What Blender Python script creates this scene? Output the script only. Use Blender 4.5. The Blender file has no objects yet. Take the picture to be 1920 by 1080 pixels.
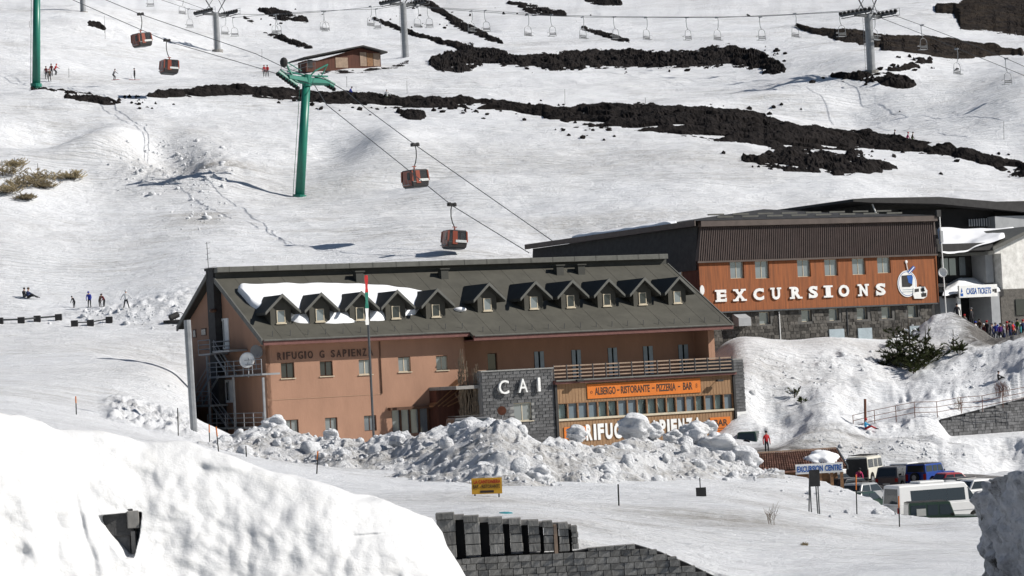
import bpy, bmesh, math, random
import numpy as np
from mathutils import Vector, Matrix
random.seed(7); RNG=np.random.RandomState(11)
D=bpy.data; SC=bpy.context.scene; COL=SC.collection
PI=math.pi
# ---------------- camera, world, sun, exposure ----------------
FPX=5000.0; PITCH=math.atan(160/FPX); ROLL=math.radians(3.0)
_f=np.array([0,math.cos(PITCH),math.sin(PITCH)]); _u=np.array([0,-math.sin(PITCH),math.cos(PITCH)]); _r=np.array([1.,0,0])
CR=_r*math.cos(ROLL)-_u*math.sin(ROLL); CU=_u*math.cos(ROLL)+_r*math.sin(ROLL)
cam=D.objects.new('camera',D.cameras.new('camera')); COL.objects.link(cam); SC.camera=cam
cam.data.sensor_width=36; cam.data.lens=36*FPX/1920; cam.data.clip_start=0.5; cam.data.clip_end=6000
cam.matrix_world=Matrix(((CR[0],CU[0],-_f[0],0),(CR[1],CU[1],-_f[1],0),(CR[2],CU[2],-_f[2],0),(0,0,0,1)))
SC.render.resolution_x=1024; SC.render.resolution_y=576
SUN_EL=35.0; SUN_AZ=-8.0     # degrees; azimuth measured from +X towards +Y
W=D.worlds.new('World'); SC.world=W; W.use_nodes=True
wn=W.node_tree.nodes; wl=W.node_tree.links
sky=wn.new('ShaderNodeTexSky'); sky.sky_type='NISHITA'; sky.sun_disc=False
sky.sun_elevation=math.radians(SUN_EL); sky.sun_rotation=math.radians(90-SUN_AZ); sky.altitude=1900
bg=wn['Background']; bg.inputs['Strength'].default_value=0.055; wl.new(sky.outputs[0],bg.inputs['Color'])
sd=D.lights.new('sun','SUN'); sd.energy=4.9; sd.angle=math.radians(0.5); sd.color=(1.0,0.955,0.89)
so=D.objects.new('sun',sd); COL.objects.link(so)
_s=Vector((math.cos(math.radians(SUN_EL))*math.cos(math.radians(SUN_AZ)),math.cos(math.radians(SUN_EL))*math.sin(math.radians(SUN_AZ)),math.sin(math.radians(SUN_EL))))
so.rotation_euler=_s.to_track_quat('Z','Y').to_euler()
SC.view_settings.view_transform='Standard'; SC.view_settings.look='None'; SC.view_settings.gamma=1; SC.view_settings.use_curve_mapping=False
SC.view_settings.exposure=0.24

# ---------------- helpers ----------------
def ray(px,py):
    d=_f*FPX+CR*(px-960)+CU*(540-py); return d/d[1]
def at(px,py,Y): return ray(px,py)*Y
def uv_of(px,py):
    d=ray(px,py); return d[0]*FPX,d[2]*FPX
class Frame:
    def __init__(s,o,deg):
        s.o=np.array(o,float); s.a=math.radians(deg)
        s.ex=np.array([math.cos(s.a),math.sin(s.a),0]); s.ey=np.array([-math.sin(s.a),math.cos(s.a),0])
    def py(s,px,py,y=0.0):
        d=ray(px,py); t=(s.o@s.ey+y)/(d@s.ey); p=d*t-s.o; return p@s.ex,p[2]
    def pxx(s,px,py,x=0.0):
        d=ray(px,py); t=(s.o@s.ex+x)/(d@s.ex); p=d*t-s.o; return p@s.ey,p[2]
    def rect(s,x0,y0,x1,y1,y=0.0):
        my=(y0+y1)/2; mx=(x0+x1)/2
        return s.py(x0,my,y)[0],s.py(x1,my,y)[0],s.py(mx,y1,y)[1],s.py(mx,y0,y)[1]
    def world(s,x,y,z): return s.o+s.ex*x+s.ey*y+np.array([0,0,z])
def tag(o,label=None,cat=None,group=None,kind=None):
    if label: o['label']=label
    if cat: o['category']=cat
    if group: o['group']=group
    if kind: o['kind']=kind
    return o
def empty(name,loc,rz=0.0,label=None,cat=None,group=None,rot=None):
    o=D.objects.new(name,None); COL.objects.link(o); o.empty_display_size=.3
    o.location=Vector([float(c) for c in loc]); o.rotation_euler=rot if rot else (0,0,rz)
    return tag(o,label,cat,group)
def kids(o): return [c for c in list(COL.objects) if c.parent is o]
def copy_tree(o,parent=None,ch=None):
    if ch is None:
        ch={}
        for q in COL.objects:
            if q.parent: ch.setdefault(q.parent.name,[]).append(q)
    c=o.copy(); COL.objects.link(c)
    if parent is not None: c.parent=parent
    for k in ch.get(o.name,[]): copy_tree(k,c,ch)
    return c
def link_mesh(name,me,mat,parent=None,loc=None):
    o=D.objects.new(name,me); COL.objects.link(o)
    if mat is not None and len(me.materials)==0: me.materials.append(mat)
    if parent is not None: o.parent=parent
    if loc is not None: o.location=loc
    return o
class MB:
    def __init__(s): s.v=[]; s.f=[]
    def add(s,vs,fs):
        n=len(s.v); s.v+= [tuple(float(c) for c in p) for p in vs]; s.f+=[tuple(i+n for i in q) for q in fs]; return s
    def hexa(s,p): return s.add(p,[(0,3,2,1),(4,5,6,7),(0,1,5,4),(1,2,6,5),(2,3,7,6),(3,0,4,7)])
    def box(s,x0,x1,y0,y1,z0,z1): return s.hexa([(x0,y0,z0),(x1,y0,z0),(x1,y1,z0),(x0,y1,z0),(x0,y0,z1),(x1,y0,z1),(x1,y1,z1),(x0,y1,z1)])
    def quad(s,a,b,c,d): return s.add([a,b,c,d],[(0,1,2,3)])
    def prism(s,poly,a0,a1,axis='y'):
        n=len(poly)
        def m(p,a): return (p[0],a,p[1]) if axis=='y' else ((a,p[0],p[1]) if axis=='x' else (p[0],p[1],a))
        vs=[m(p,a0) for p in poly]+[m(p,a1) for p in poly]
        return s.add(vs,[tuple(range(n))[::-1],tuple(range(n,2*n))]+[(i,(i+1)%n,n+(i+1)%n,n+i) for i in range(n)])
    def tube(s,p0,p1,r,n=6,r2=None,cap=True):
        p0=Vector(p0);p1=Vector(p1);d=(p1-p0)
        if d.length<1e-6: return s
        d.normalize(); a=d.orthogonal().normalized(); b=d.cross(a); r2=r if r2 is None else r2
        vs=[];
        for p,q in ((p0,r),(p1,r2)):
            for i in range(n):
                t=2*PI*i/n; vs.append(p+a*math.cos(t)*q+b*math.sin(t)*q)
        fs=[(i,(i+1)%n,n+(i+1)%n,n+i) for i in range(n)]
        if cap: fs+=[tuple(range(n))[::-1],tuple(range(n,2*n))]
        return s.add(vs,fs)
    def path(s,pts,r,n=6):
        for a,b in zip(pts,pts[1:]): s.tube(a,b,r,n)
        return s
    def ball(s,c,r,seg=10,ring=6,sc=(1,1,1)):
        vs=[(c[0],c[1],c[2]+r*sc[2])]
        for j in range(1,ring):
            ph=PI*j/ring
            for i in range(seg):
                t=2*PI*i/seg; vs.append((c[0]+r*sc[0]*math.sin(ph)*math.cos(t),c[1]+r*sc[1]*math.sin(ph)*math.sin(t),c[2]+r*sc[2]*math.cos(ph)))
        vs.append((c[0],c[1],c[2]-r*sc[2])); L=len(vs)-1
        fs=[(0,1+i,1+(i+1)%seg) for i in range(seg)]
        for j in range(ring-2):
            for i in range(seg): fs.append((1+j*seg+i,1+(j+1)*seg+i,1+(j+1)*seg+(i+1)%seg,1+j*seg+(i+1)%seg))
        b=1+(ring-2)*seg
        fs+=[(L,b+(i+1)%seg,b+i) for i in range(seg)]
        return s.add(vs,fs)
    def mesh(s,name='mesh',smooth=False):
        me=D.meshes.new(name); me.from_pydata(s.v,[],s.f)
        bm=bmesh.new(); bm.from_mesh(me); bmesh.ops.recalc_face_normals(bm,faces=bm.faces); bm.to_mesh(me); bm.free()
        if smooth: me.polygons.foreach_set('use_smooth',[True]*len(me.polygons))
        return me
    def build(s,name,mat,parent=None,smooth=False,bevel=0,loc=None):
        o=link_mesh(name,s.mesh(name,smooth),mat,parent,loc)
        if bevel:
            b=o.modifiers.new('bevel','BEVEL'); b.width=bevel; b.segments=2; b.limit_method='ANGLE'; b.angle_limit=math.radians(25)
        return o
def grid_mesh(name,P,mat,attrs=None,smooth=True):
    nr,nc=P.shape[:2]; me=D.meshes.new(name)
    me.vertices.add(nr*nc); me.vertices.foreach_set('co',P.reshape(-1).astype(np.float32))
    idx=np.arange(nr*nc).reshape(nr,nc)
    q=np.stack([idx[:-1,:-1],idx[:-1,1:],idx[1:,1:],idx[1:,:-1]],-1).reshape(-1,4)
    me.loops.add(q.size); me.loops.foreach_set('vertex_index',q.reshape(-1).astype(np.int32))
    me.polygons.add(len(q)); me.polygons.foreach_set('loop_start',(np.arange(len(q))*4).astype(np.int32))
    me.polygons.foreach_set('loop_total',np.full(len(q),4,np.int32))
    me.polygons.foreach_set('use_smooth',np.full(len(q),smooth))
    me.update(calc_edges=True)
    for k,a in (attrs or {}).items():
        at_=me.attributes.new(k,'FLOAT','POINT'); at_.data.foreach_set('value',a.reshape(-1).astype(np.float32))
    me.materials.append(mat)
    return me
# numpy gradient noise
def _h(ix,iy,s):
    n=(ix.astype(np.int64)*374761393+iy.astype(np.int64)*668265263+s*974634777)&0xffffffff
    n=((n^(n>>13))*1274126177)&0xffffffff
    return ((n^(n>>16))&0xffff)/65535.0*2*PI
def pn(x,y,s=0):
    x=np.asarray(x,float);y=np.asarray(y,float)
    ix=np.floor(x);iy=np.floor(y);fx=x-ix;fy=y-iy
    def g(a,b):
        t=_h(ix+a,iy+b,s); return np.cos(t)*(fx-a)+np.sin(t)*(fy-b)
    u=fx*fx*fx*(fx*(fx*6-15)+10);v=fy*fy*fy*(fy*(fy*6-15)+10)
    return ((g(0,0)*(1-u)+g(1,0)*u)*(1-v)+(g(0,1)*(1-u)+g(1,1)*u)*v)*1.5
def fbm(x,y,o=4,s=0,g=.5):
    a=1.;r=0.;
    for k in range(o): r=r+a*pn(x*2**k,y*2**k,s+k*17); a*=g
    return r
def ridged(x,y,o=3,s=0):
    a=1.;r=0.
    for k in range(o): r=r+a*(1-2*np.abs(pn(x*2**k,y*2**k,s+k*13))); a*=.5
    return r
def sst(a,b,x):
    t=np.clip((x-a)/(b-a),0,1); return t*t*(3-2*t)

# ---------------- materials ----------------
def nt(m):
    m.use_nodes=True; return m.node_tree.nodes,m.node_tree.links,m.node_tree.nodes['Principled BSDF']
def pm(name,col,rough=.75,var=.18,scale=3.0,stretch=(1,1,1),bump=0.0,bscale=None,metal=0.0,spec=.3,island=0.0,col2=None,fine=.5):
    m=D.materials.new(name); n,l,b=nt(m)
    b.inputs['Roughness'].default_value=rough; b.inputs['Metallic'].default_value=metal; b.inputs['Specular IOR Level'].default_value=spec
    tc=n.new('ShaderNodeTexCoord'); mp=n.new('ShaderNodeMapping'); mp.inputs['Scale'].default_value=stretch; l.new(tc.outputs['Object'],mp.inputs[0])
    nz=n.new('ShaderNodeTexNoise'); nz.inputs['Scale'].default_value=scale; nz.inputs['Detail'].default_value=8; nz.inputs['Roughness'].default_value=.65
    l.new(mp.outputs[0],nz.inputs['Vector'])
    r=n.new('ShaderNodeValToRGB'); c2=col2 or tuple(c*(1-var*2) for c in col)
    r.color_ramp.elements[0].position=.33; r.color_ramp.elements[0].color=(*c2,1)
    r.color_ramp.elements[1].position=.66; r.color_ramp.elements[1].color=(*[min(1,c*(1+var*.6)) for c in col],1)
    l.new(nz.outputs['Fac'],r.inputs[0]); out=r.outputs[0]
    if island:
        g=n.new('ShaderNodeNewGeometry'); mr=n.new('ShaderNodeMapRange'); mr.inputs['To Min'].default_value=1-island; mr.inputs['To Max'].default_value=1+island
        l.new(g.outputs['Random Per Island'],mr.inputs['Value'])
        oi=n.new('ShaderNodeObjectInfo'); mr2=n.new('ShaderNodeMapRange'); mr2.inputs['To Min'].default_value=1-island*.8; mr2.inputs['To Max'].default_value=1+island*.8
        l.new(oi.outputs['Random'],mr2.inputs['Value'])
        mu=n.new('ShaderNodeMath'); mu.operation='MULTIPLY'; l.new(mr.outputs[0],mu.inputs[0]); l.new(mr2.outputs[0],mu.inputs[1])
        vm=n.new('ShaderNodeVectorMath'); vm.operation='SCALE'; l.new(out,vm.inputs[0]); l.new(mu.outputs[0],vm.inputs['Scale']); out=vm.outputs[0]
    l.new(out,b.inputs['Base Color'])
    if bump:
        n2=n.new('ShaderNodeTexNoise'); n2.inputs['Scale'].default_value=bscale or scale*4; n2.inputs['Detail'].default_value=6
        l.new(mp.outputs[0],n2.inputs['Vector']); bp=n.new('ShaderNodeBump'); bp.inputs['Strength'].default_value=bump; bp.inputs['Distance'].default_value=.05
        l.new(n2.outputs['Fac'],bp.inputs['Height']); l.new(bp.outputs[0],b.inputs['Normal'])
    return m
def snow_mat(name,clean=(.84,.855,.88),dirt=(.36,.34,.31),base_dirt=.25,bump=.6,grain=1.0,sc=1.0,streak=1.0):
    m=D.materials.new(name); n,l,b=nt(m); b.inputs['Roughness'].default_value=.62; b.inputs['Specular IOR Level'].default_value=.25
    g=n.new('ShaderNodeNewGeometry')
    def noise(scale,stretch=(1,1,1),detail=9,rough=.62,rot=0):
        mp=n.new('ShaderNodeMapping'); mp.inputs['Scale'].default_value=stretch; mp.inputs['Rotation'].default_value=(0,0,rot); l.new(g.outputs['Position'],mp.inputs[0])
        z=n.new('ShaderNodeTexNoise'); z.inputs['Scale'].default_value=scale; z.inputs['Detail'].default_value=detail; z.inputs['Roughness'].default_value=rough
        l.new(mp.outputs[0],z.inputs['Vector']); return z.outputs['Fac']
    def mr(x,a,b_,c=0,d=1):
        k=n.new('ShaderNodeMapRange'); k.inputs['From Min'].default_value=a;k.inputs['From Max'].default_value=b_;k.inputs['To Min'].default_value=c;k.inputs['To Max'].default_value=d; l.new(x,k.inputs['Value']); return k.outputs[0]
    def ma(op,x,y):
        k=n.new('ShaderNodeMath'); k.operation=op; k.use_clamp=False
        for i,q in enumerate((x,y)):
            if isinstance(q,(int,float)): k.inputs[i].default_value=q
            else: l.new(q,k.inputs[i])
        return k.outputs[0]
    a=n.new('ShaderNodeAttribute'); a.attribute_name='dirt'
    big=mr(noise(.045*sc,(1,1,1)),.44,.68); st=mr(noise(.55*sc,(.22*streak,1.6,1.6),10,.7,.12),.45,.75); fn=mr(noise(2.6*sc,(1,1,1),10,.75),.5,.78)
    st2=mr(noise(2.4*sc,(.13*streak,1.5,1.5),8,.7,.12),.5,.72); mid=mr(noise(.16*sc,(.5,1,1),6,.6,-.3),.4,.66)
    d=ma('ADD',ma('MULTIPLY',big,ma('ADD',ma('MULTIPLY',st,.8),ma('MULTIPLY',fn,.5))),ma('MULTIPLY',mid,ma('MULTIPLY',st2,.55)))
    d=ma('ADD',ma('MULTIPLY',d,base_dirt*1.6),ma('MULTIPLY',a.outputs['Fac'],ma('ADD',.35,ma('MULTIPLY',mr(noise(1.1*sc,(1,1,1),12,.8),.4,.62),.95))))
    d=ma('MINIMUM',d,1.0)
    mx=n.new('ShaderNodeMix'); mx.data_type='RGBA'; l.new(d,mx.inputs['Factor']); mx.inputs['A'].default_value=(*clean,1); mx.inputs['B'].default_value=(*dirt,1)
    wv=n.new('ShaderNodeTexWave'); wv.wave_type='BANDS'; wv.bands_direction='Y'; wv.inputs['Scale'].default_value=.42; wv.inputs['Distortion'].default_value=9; wv.inputs['Detail'].default_value=4; wv.inputs['Detail Scale'].default_value=.6
    wm_=n.new('ShaderNodeMapping'); wm_.inputs['Scale'].default_value=(.22,1,1); wm_.inputs['Rotation'].default_value=(0,0,.15); l.new(g.outputs['Position'],wm_.inputs[0]); l.new(wm_.outputs[0],wv.inputs['Vector'])
    track=ma('MULTIPLY',mr(wv.outputs['Fac'],.62,1.0),mr(noise(.07*sc,(.6,1,1),5,.6),.45,.62))
    d2=ma('ADD',d,ma('MULTIPLY',track,.17 if sc==1.0 else 0)); l.new(d2,mx.inputs['Factor'])
    rr=n.new('ShaderNodeAttribute'); rr.attribute_name='road'
    m2=n.new('ShaderNodeMix'); m2.data_type='RGBA'; l.new(mr(ma('ADD',rr.outputs['Fac'],ma('MULTIPLY',ma('SUBTRACT',noise(.9,(.5,1.6,1),10,.72),.5),1.5)),.35,.85),m2.inputs['Factor'])
    l.new(mx.outputs['Result'],m2.inputs['A']); m2.inputs['B'].default_value=(.15,.14,.13,1); l.new(m2.outputs['Result'],b.inputs['Base Color'])
    h=ma('ADD',ma('MULTIPLY',noise(.35*sc,(.3*streak,1,1),12,.68,.12),1.2),ma('ADD',ma('MULTIPLY',noise(1.8*sc,(.16*streak,1.5,1.5),8,.7,.12),.38*grain),ma('MULTIPLY',noise(3.2*sc,(.8,1,1),8,.7),.22*grain)))
    h=ma('SUBTRACT',h,ma('MULTIPLY',track,.14 if sc==1.0 else 0)); bp=n.new('ShaderNodeBump'); bp.inputs['Strength'].default_value=bump; bp.inputs['Distance'].default_value=.9; l.new(h,bp.inputs['Height']); l.new(bp.outputs[0],b.inputs['Normal'])
    return m
def glass_mat(name,tint=(.5,.56,.6),trans=.35,rough=.06):
    m=D.materials.new(name); n,l,b=nt(m); b.inputs['Base Color'].default_value=(*[t*.45 for t in tint],1); b.inputs['Roughness'].default_value=rough; b.inputs['Specular IOR Level'].default_value=.8
    b.inputs['Metallic'].default_value=.35
    if trans:
        t=n.new('ShaderNodeBsdfTransparent'); t.inputs[0].default_value=(.8,.85,.85,1); mx=n.new('ShaderNodeMixShader'); mx.inputs[0].default_value=trans
        l.new(b.outputs[0],mx.inputs[1]); l.new(t.outputs[0],mx.inputs[2]); l.new(mx.outputs[0],n['Material Output'].inputs['Surface'])
    return m
M={}
M['snow']=snow_mat('snow',base_dirt=.66,bump=.9)
M['pile']=snow_mat('pile_snow',base_dirt=.36,bump=.8,sc=2.2,streak=4)
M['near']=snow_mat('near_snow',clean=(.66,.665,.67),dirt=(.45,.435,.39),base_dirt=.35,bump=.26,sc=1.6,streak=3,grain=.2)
M['ice']=snow_mat('old_snow',clean=(.66,.67,.71),dirt=(.05,.045,.04),base_dirt=1.1,bump=.6,sc=3,streak=5)
M['roofsnow']=pm('roof_snow',(.86,.87,.89),.6,.02,2,bump=.3,bscale=6)
M['lava']=pm('lava',(.019,.016,.015),.95,.3,.8,bump=1.0,bscale=3,spec=.1,col2=(.008,.007,.007))
M['lavabrown']=pm('lava_brown',(.030,.023,.017),.95,.3,.35,bump=1.0,bscale=2,spec=.1,col2=(.010,.008,.008))
M['salmon']=pm('salmon_plaster',(.35,.200,.134),.85,.075,.6,stretch=(1,1,.35),bump=.15,bscale=8)
M['salmon2']=pm('salmon_plaster_band',(.365,.225,.15),.85,.05,.6)
M['eave']=pm('maroon_eave',(.16,.07,.06),.6,.12,3)
M['roof']=pm('roof_felt',(.078,.075,.062),.8,.13,.5,bump=.15,bscale=3)
M['roofdark']=pm('roof_felt_dark',(.062,.062,.055),.8,.1,.8)
M['flash']=pm('roof_flashing',(.12,.12,.108),.6,.12,2)
M['dark']=pm('dark_interior',(.012,.012,.013),.8,.1,2)
M['char']=pm('charcoal_cladding',(.035,.034,.034),.7,.2,2)
M['wframe']=pm('cream_window_frame',(.55,.48,.36),.6,.1,4)
M['white']=pm('white_paint',(.78,.78,.76),.6,.06,2,bump=.05)
M['shutter']=pm('pale_blue_shutter',(.34,.40,.43),.6,.08,3)
M['brownf']=pm('brown_window_frame',(.10,.05,.03),.6,.15,4)
M['wood']=pm('pale_wood_cladding',(.30,.18,.095),.7,.14,2.2,stretch=(6,6,.35),bump=.3,bscale=6)
M['woodpost']=pm('timber_post',(.26,.14,.07),.7,.2,3)
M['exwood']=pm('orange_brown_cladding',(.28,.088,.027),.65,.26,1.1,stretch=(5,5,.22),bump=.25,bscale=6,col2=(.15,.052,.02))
M['rib']=pm('brown_ribbed_metal',(.085,.06,.054),.55,.12,2,metal=.1)
M['beam']=pm('brown_beam',(.10,.078,.068),.6,.15,1)
M['dark_shade_wood']=pm('dark_and_shaded_wood',(.10,.038,.025),.75,.2,1,stretch=(4,4,.3))  # dark wood; on the timber building's side the shade is in this colour
M['basalt']=pm('basalt_block',(.115,.115,.117),.85,.22,3,bump=.6,bscale=12,island=.35)
M['mortar']=pm('pale_mortar',(.26,.26,.25),.9,.12,5)
M['rubble']=pm('rubble_stone',(.135,.125,.112),.9,.2,3,bump=.6,bscale=9,island=.55)
M['rubblem']=pm('rubble_mortar',(.12,.115,.108),.9,.12,5)
M['block']=pm('grey_stone_block',(.25,.245,.23),.9,.25,2.2,stretch=(2.5,2.5,.7),bump=.7,bscale=8,island=.28)
M['concrete']=pm('concrete',(.26,.25,.235),.85,.15,2,bump=.3)
M['orange']=pm('orange_sign',(.60,.165,.022),.55,.06,1)
M['ink']=pm('dark_lettering',(.045,.028,.022),.6,.05,2)
M['rust']=pm('bronze_lettering',(.075,.045,.035),.6,.1,4)
M['yellow']=pm('yellow_sign',(.62,.33,.03),.55,.08,1)
M['blue']=pm('blue_lettering',(.02,.10,.36),.5,.05,2)
M['steel']=pm('galvanised_steel',(.30,.31,.32),.45,.12,2,metal=.35)
M['dsteel']=pm('dark_grey_steel',(.085,.09,.095),.5,.15,3,metal=.2)
M['green']=pm('green_tower_paint',(.012,.165,.115),.4,.12,.5,spec=.5)
M['rubber']=pm('black_rubber',(.012,.012,.012),.7,.1,4)
M['cabin']=pm('brown_red_cabin_shell',(.27,.058,.026),.3,.1,2,spec=.6)
M['cabind']=pm('dark_cabin_base',(.045,.042,.042),.4,.1,2)
M['smoke']=glass_mat('smoked_glass',(.10,.08,.07),.2)
M['pane']=glass_mat('window_pane',(.55,.62,.66),0,.12)
M['pane2']=glass_mat('restaurant_pane',(.36,.46,.54),.5,.1)
M['darkpane']=glass_mat('dark_window_pane',(.10,.115,.12),0,.08)
M['pane3']=glass_mat('clear_pane',(.4,.5,.56),.86,.05)
M['paneb']=pm('blue_grey_reflection_pane',(.135,.175,.205),.25,.06,.6,spec=.7)  # opaque blue-grey stands in for what the panes reflect
M['curtain']=pm('white_curtain',(.66,.72,.70),.8,.1,3,stretch=(8,8,.5))
M['tile']=pm('terracotta_tile',(.20,.105,.075),.85,.3,2,bump=.4,island=.3)
M['rock']=M['lava']
M['twig']=pm('bare_twig',(.26,.20,.14),.85,.2,3)
M['pine']=pm('pine_needle',(.085,.10,.035),.8,.3,2,island=.35)
M['broom']=pm('dry_broom',(.50,.42,.27),.85,.25,2,island=.35)
M['bark']=pm('bark',(.07,.055,.04),.9,.2,4)
M['skin']=pm('skin',(.45,.26,.18),.6,.05,3)
M['red']=pm('red_fabric',(.45,.02,.02),.6,.1,3)
M['rail']=pm('weathered_timber_rail',(.33,.24,.175),.7,.15,2)
M['plasterw']=pm('flaking_white_plaster',(.74,.73,.70),.85,.12,1.6,bump=.3,col2=(.5,.49,.46))
M['greyw']=pm('grey_render',(.33,.34,.35),.85,.08,1)
M['rustm']=pm('rusty_brown_metal',(.15,.055,.03),.8,.2,4)
M['snowtex']=M['roofsnow']
# ---------------- terrain ----------------
CTRL=[ # (px,py,distance)
 (-300,-420,900),(500,-420,900),(1300,-420,900),(2200,-420,900),(-300,-900,1700),(960,-900,1700),(2200,-900,1700),
 (-250,-20,540),(0,-10,540),(500,-10,545),(960,-10,545),(1440,-10,520),(1920,-10,500),(2150,0,500),
 (155,25,470),(405,95,455),(761,112,425),(634,130,400),(1634,135,352),(1100,122,400),(1400,138,375),(1850,120,370),(1920,160,335),(1800,190,338),
 (90,148,362),(213,149,385),(250,149,388),(496,143,392),(68,158,358),(300,174,350),(560,186,348),(655,180,350),(860,190,346),(726,186,349),(0,160,355),
 (1070,205,340),(1300,205,338),(1500,238,330),(1700,264,325),(1920,305,315),(1500,195,342),(1600,215,340),(1100,270,315),(1550,320,300),(1900,345,300),
 (562,368,298),(0,260,312),(150,300,308),(300,300,308),(200,375,294),(0,345,293),(800,350,296),(1000,440,272),(1300,360,285),(1600,368,285),(1850,380,285),(2150,400,280),
 (0,440,274),(380,470,266),(800,470,263),(200,575,252),(40,553,256),(60,608,243),(330,600,243),(-250,600,245),
 (-200,745,165),(0,745,165),(143,773,150),(340,818,158),(250,805,155),(330,700,205),(200,690,200),(60,690,200),
 (365,826,166),(411,845,150),(462,857,142),(590,888,124),(700,905,126),(912,927,105),(1160,949,106),(1320,930,113),(1000,977,90),(860,962,95),(1190,1015,89),
 (1500,955,113),(1650,988,117),(1820,982,120),(1600,1084,80),(1800,1080,78),(1400,1092,84.5),(1300,1054,86),(1920,1080,76),
 (300,905,100),(0,905,92),(600,940,100),(0,1500,32),(960,1700,30),(1900,1700,30),(-300,1500,32),(2200,1600,32),
 (480,832,190),(900,838,186),(1300,850,186),(420,812,210),(650,800,215),(1000,795,218),(1300,800,222),
 (700,600,236),(1000,600,240),(600,520,256),
 (1250,500,258),(1200,580,245),(1120,560,250),(1380,640,227),(1740,624,240),(1560,632,233),
 (1400,715,217),(1428,772,216),(1415,838,209),(1460,842,207),(1550,765,213),(1500,806,206),(1700,715,224),(1740,772,213),(1850,690,222),(1920,700,218),(2150,690,218),
 (1850,640,238),(1700,636,238),(1850,637,252),(1930,634,252),(1790,628,252),(1720,620,252),(1620,628,246),(1500,634,240),(1440,637,234),(2150,630,240),(1625,812,212),(1500,838,207),(1760,832,209),(1900,852,212),(1965,872,189),(1700,850,205),
 (1400,905,150),(1450,899,158),(1530,918,152),(1600,950,140),(1750,980,126),(1450,884,184),(2150,985,126),(2150,860,205)]
def _ab(u,Y): return np.stack([u/430.0,np.log(Y)*5.0],-1)
_cu=[];_cv=[];_cY=[]
for px,py,Y in CTRL:
    a,b=uv_of(px,py); _cu.append(a);_cv.append(b);_cY.append(Y)
_cu=np.array(_cu);_cv=np.array(_cv);_cY=np.array(_cY,float); _cp=_ab(_cu,_cY)
def _phi(r2): return np.where(r2>1e-12,.5*r2*np.log(np.maximum(r2,1e-12)),0.)
_n=len(_cp); _K=_phi(((_cp[:,None]-_cp[None])**2).sum(-1))+np.eye(_n)*.004
_P=np.concatenate([np.ones((_n,1)),_cp],1); _A=np.block([[_K,_P],[_P.T,np.zeros((3,3))]])
_w=np.linalg.solve(_A,np.concatenate([_cv,np.zeros(3)]))
SCARPS=[ # px,py,Y, half-length along X, half-width along Y, height, skew
 (200,240,315,5,8,2.0,.1),(100,225,318,6,4,-1.6,.2),(150,285,309,4,3,1.0,.3),(40,260,312,7,3,-1.2,.2),(300,262,314,3.5,6,-2.6,-.5),(345,285,308,3,5,-2.0,-.5),(725,262,316,5,9,1.9,.1),(640,270,316,5,6,-1.4,.1),(880,350,296,6,5,1.1,.1),(800,330,300,5,3,-.8,.1),(800,330,300,9,3,-.8,.1),
 (900,400,284,9,2.2,-.9,.05),(1420,195,341,8,3,-1.3,.1),(1560,215,340,9,3,-1.5,-.1),(1260,165,352,10,3,-.7,0),(620,160,356,5,2.5,-1.6,-.3),(80,198,342,4,1.2,.8,0),
 (1000,420,276,10,2.0,.6,0),(850,150,365,9,5,-1.1,0),(250,330,302,5,6,.9,-.3),(400,330,302,4,7,.8,-.4),(1620,170,345,3,2,-.9,0),
 (1690,520,250,3,3,0,0)]
_sc=[]
for px,py,Y,lx,ly,h,k in SCARPS:
    p=at(px,py,Y); _sc.append((p[0],p[1],lx,ly,h,k))
WALL_Y=85.3
_gu=np.linspace(-1900,1900,300); _gl=np.linspace(math.log(20),math.log(1900),300)
def _tps(u,Y):
    q=_ab(u,Y); o=np.empty(len(u))
    for i in range(0,len(u),20000):
        qq=q[i:i+20000]; r2=((qq[:,None]-_cp[None])**2).sum(-1); o[i:i+20000]=_phi(r2)@_w[:_n]+_w[_n]+qq@_w[_n+1:]
    return o
_GU,_GL=np.meshgrid(_gu,_gl); _GV=_tps(_GU.ravel(),np.exp(_GL.ravel())).reshape(300,300)
def _cr(t): return (-.5*t+t*t-.5*t**3, 1-2.5*t*t+1.5*t**3, .5*t+2*t*t-1.5*t**3, -.5*t*t+.5*t**3)
def _vlook(u,Y):
    a=np.clip((np.clip(u,-1890,1890)+1900)/3800*299,1,297.999); b=np.clip((np.log(np.maximum(Y,20.5))-_gl[0])/(_gl[-1]-_gl[0])*299,1,297.999)
    ia=a.astype(int);ib=b.astype(int); wa=_cr(a-ia);wb=_cr(b-ib); r=0.
    for j in range(4):
        for i in range(4): r=r+wb[j]*wa[i]*_GV[ib+j-1,ia+i-1]
    return r
def lot_mask(X,Y):
    u=X/Y*FPX+960
    yf=np.interp(u,[1480,1540,1610,1660,1720,2200],[174,160,149,137,131,131])
    yb_=np.interp(u,[1500,1740,1800,1900,1980,2300],[205,206,203,195,186,180])
    return sst(0,5,Y-yf)*sst(.5,-2.6,Y-yb_)*sst(1455,1515,u+ (Y-190)*1.0)
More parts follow.
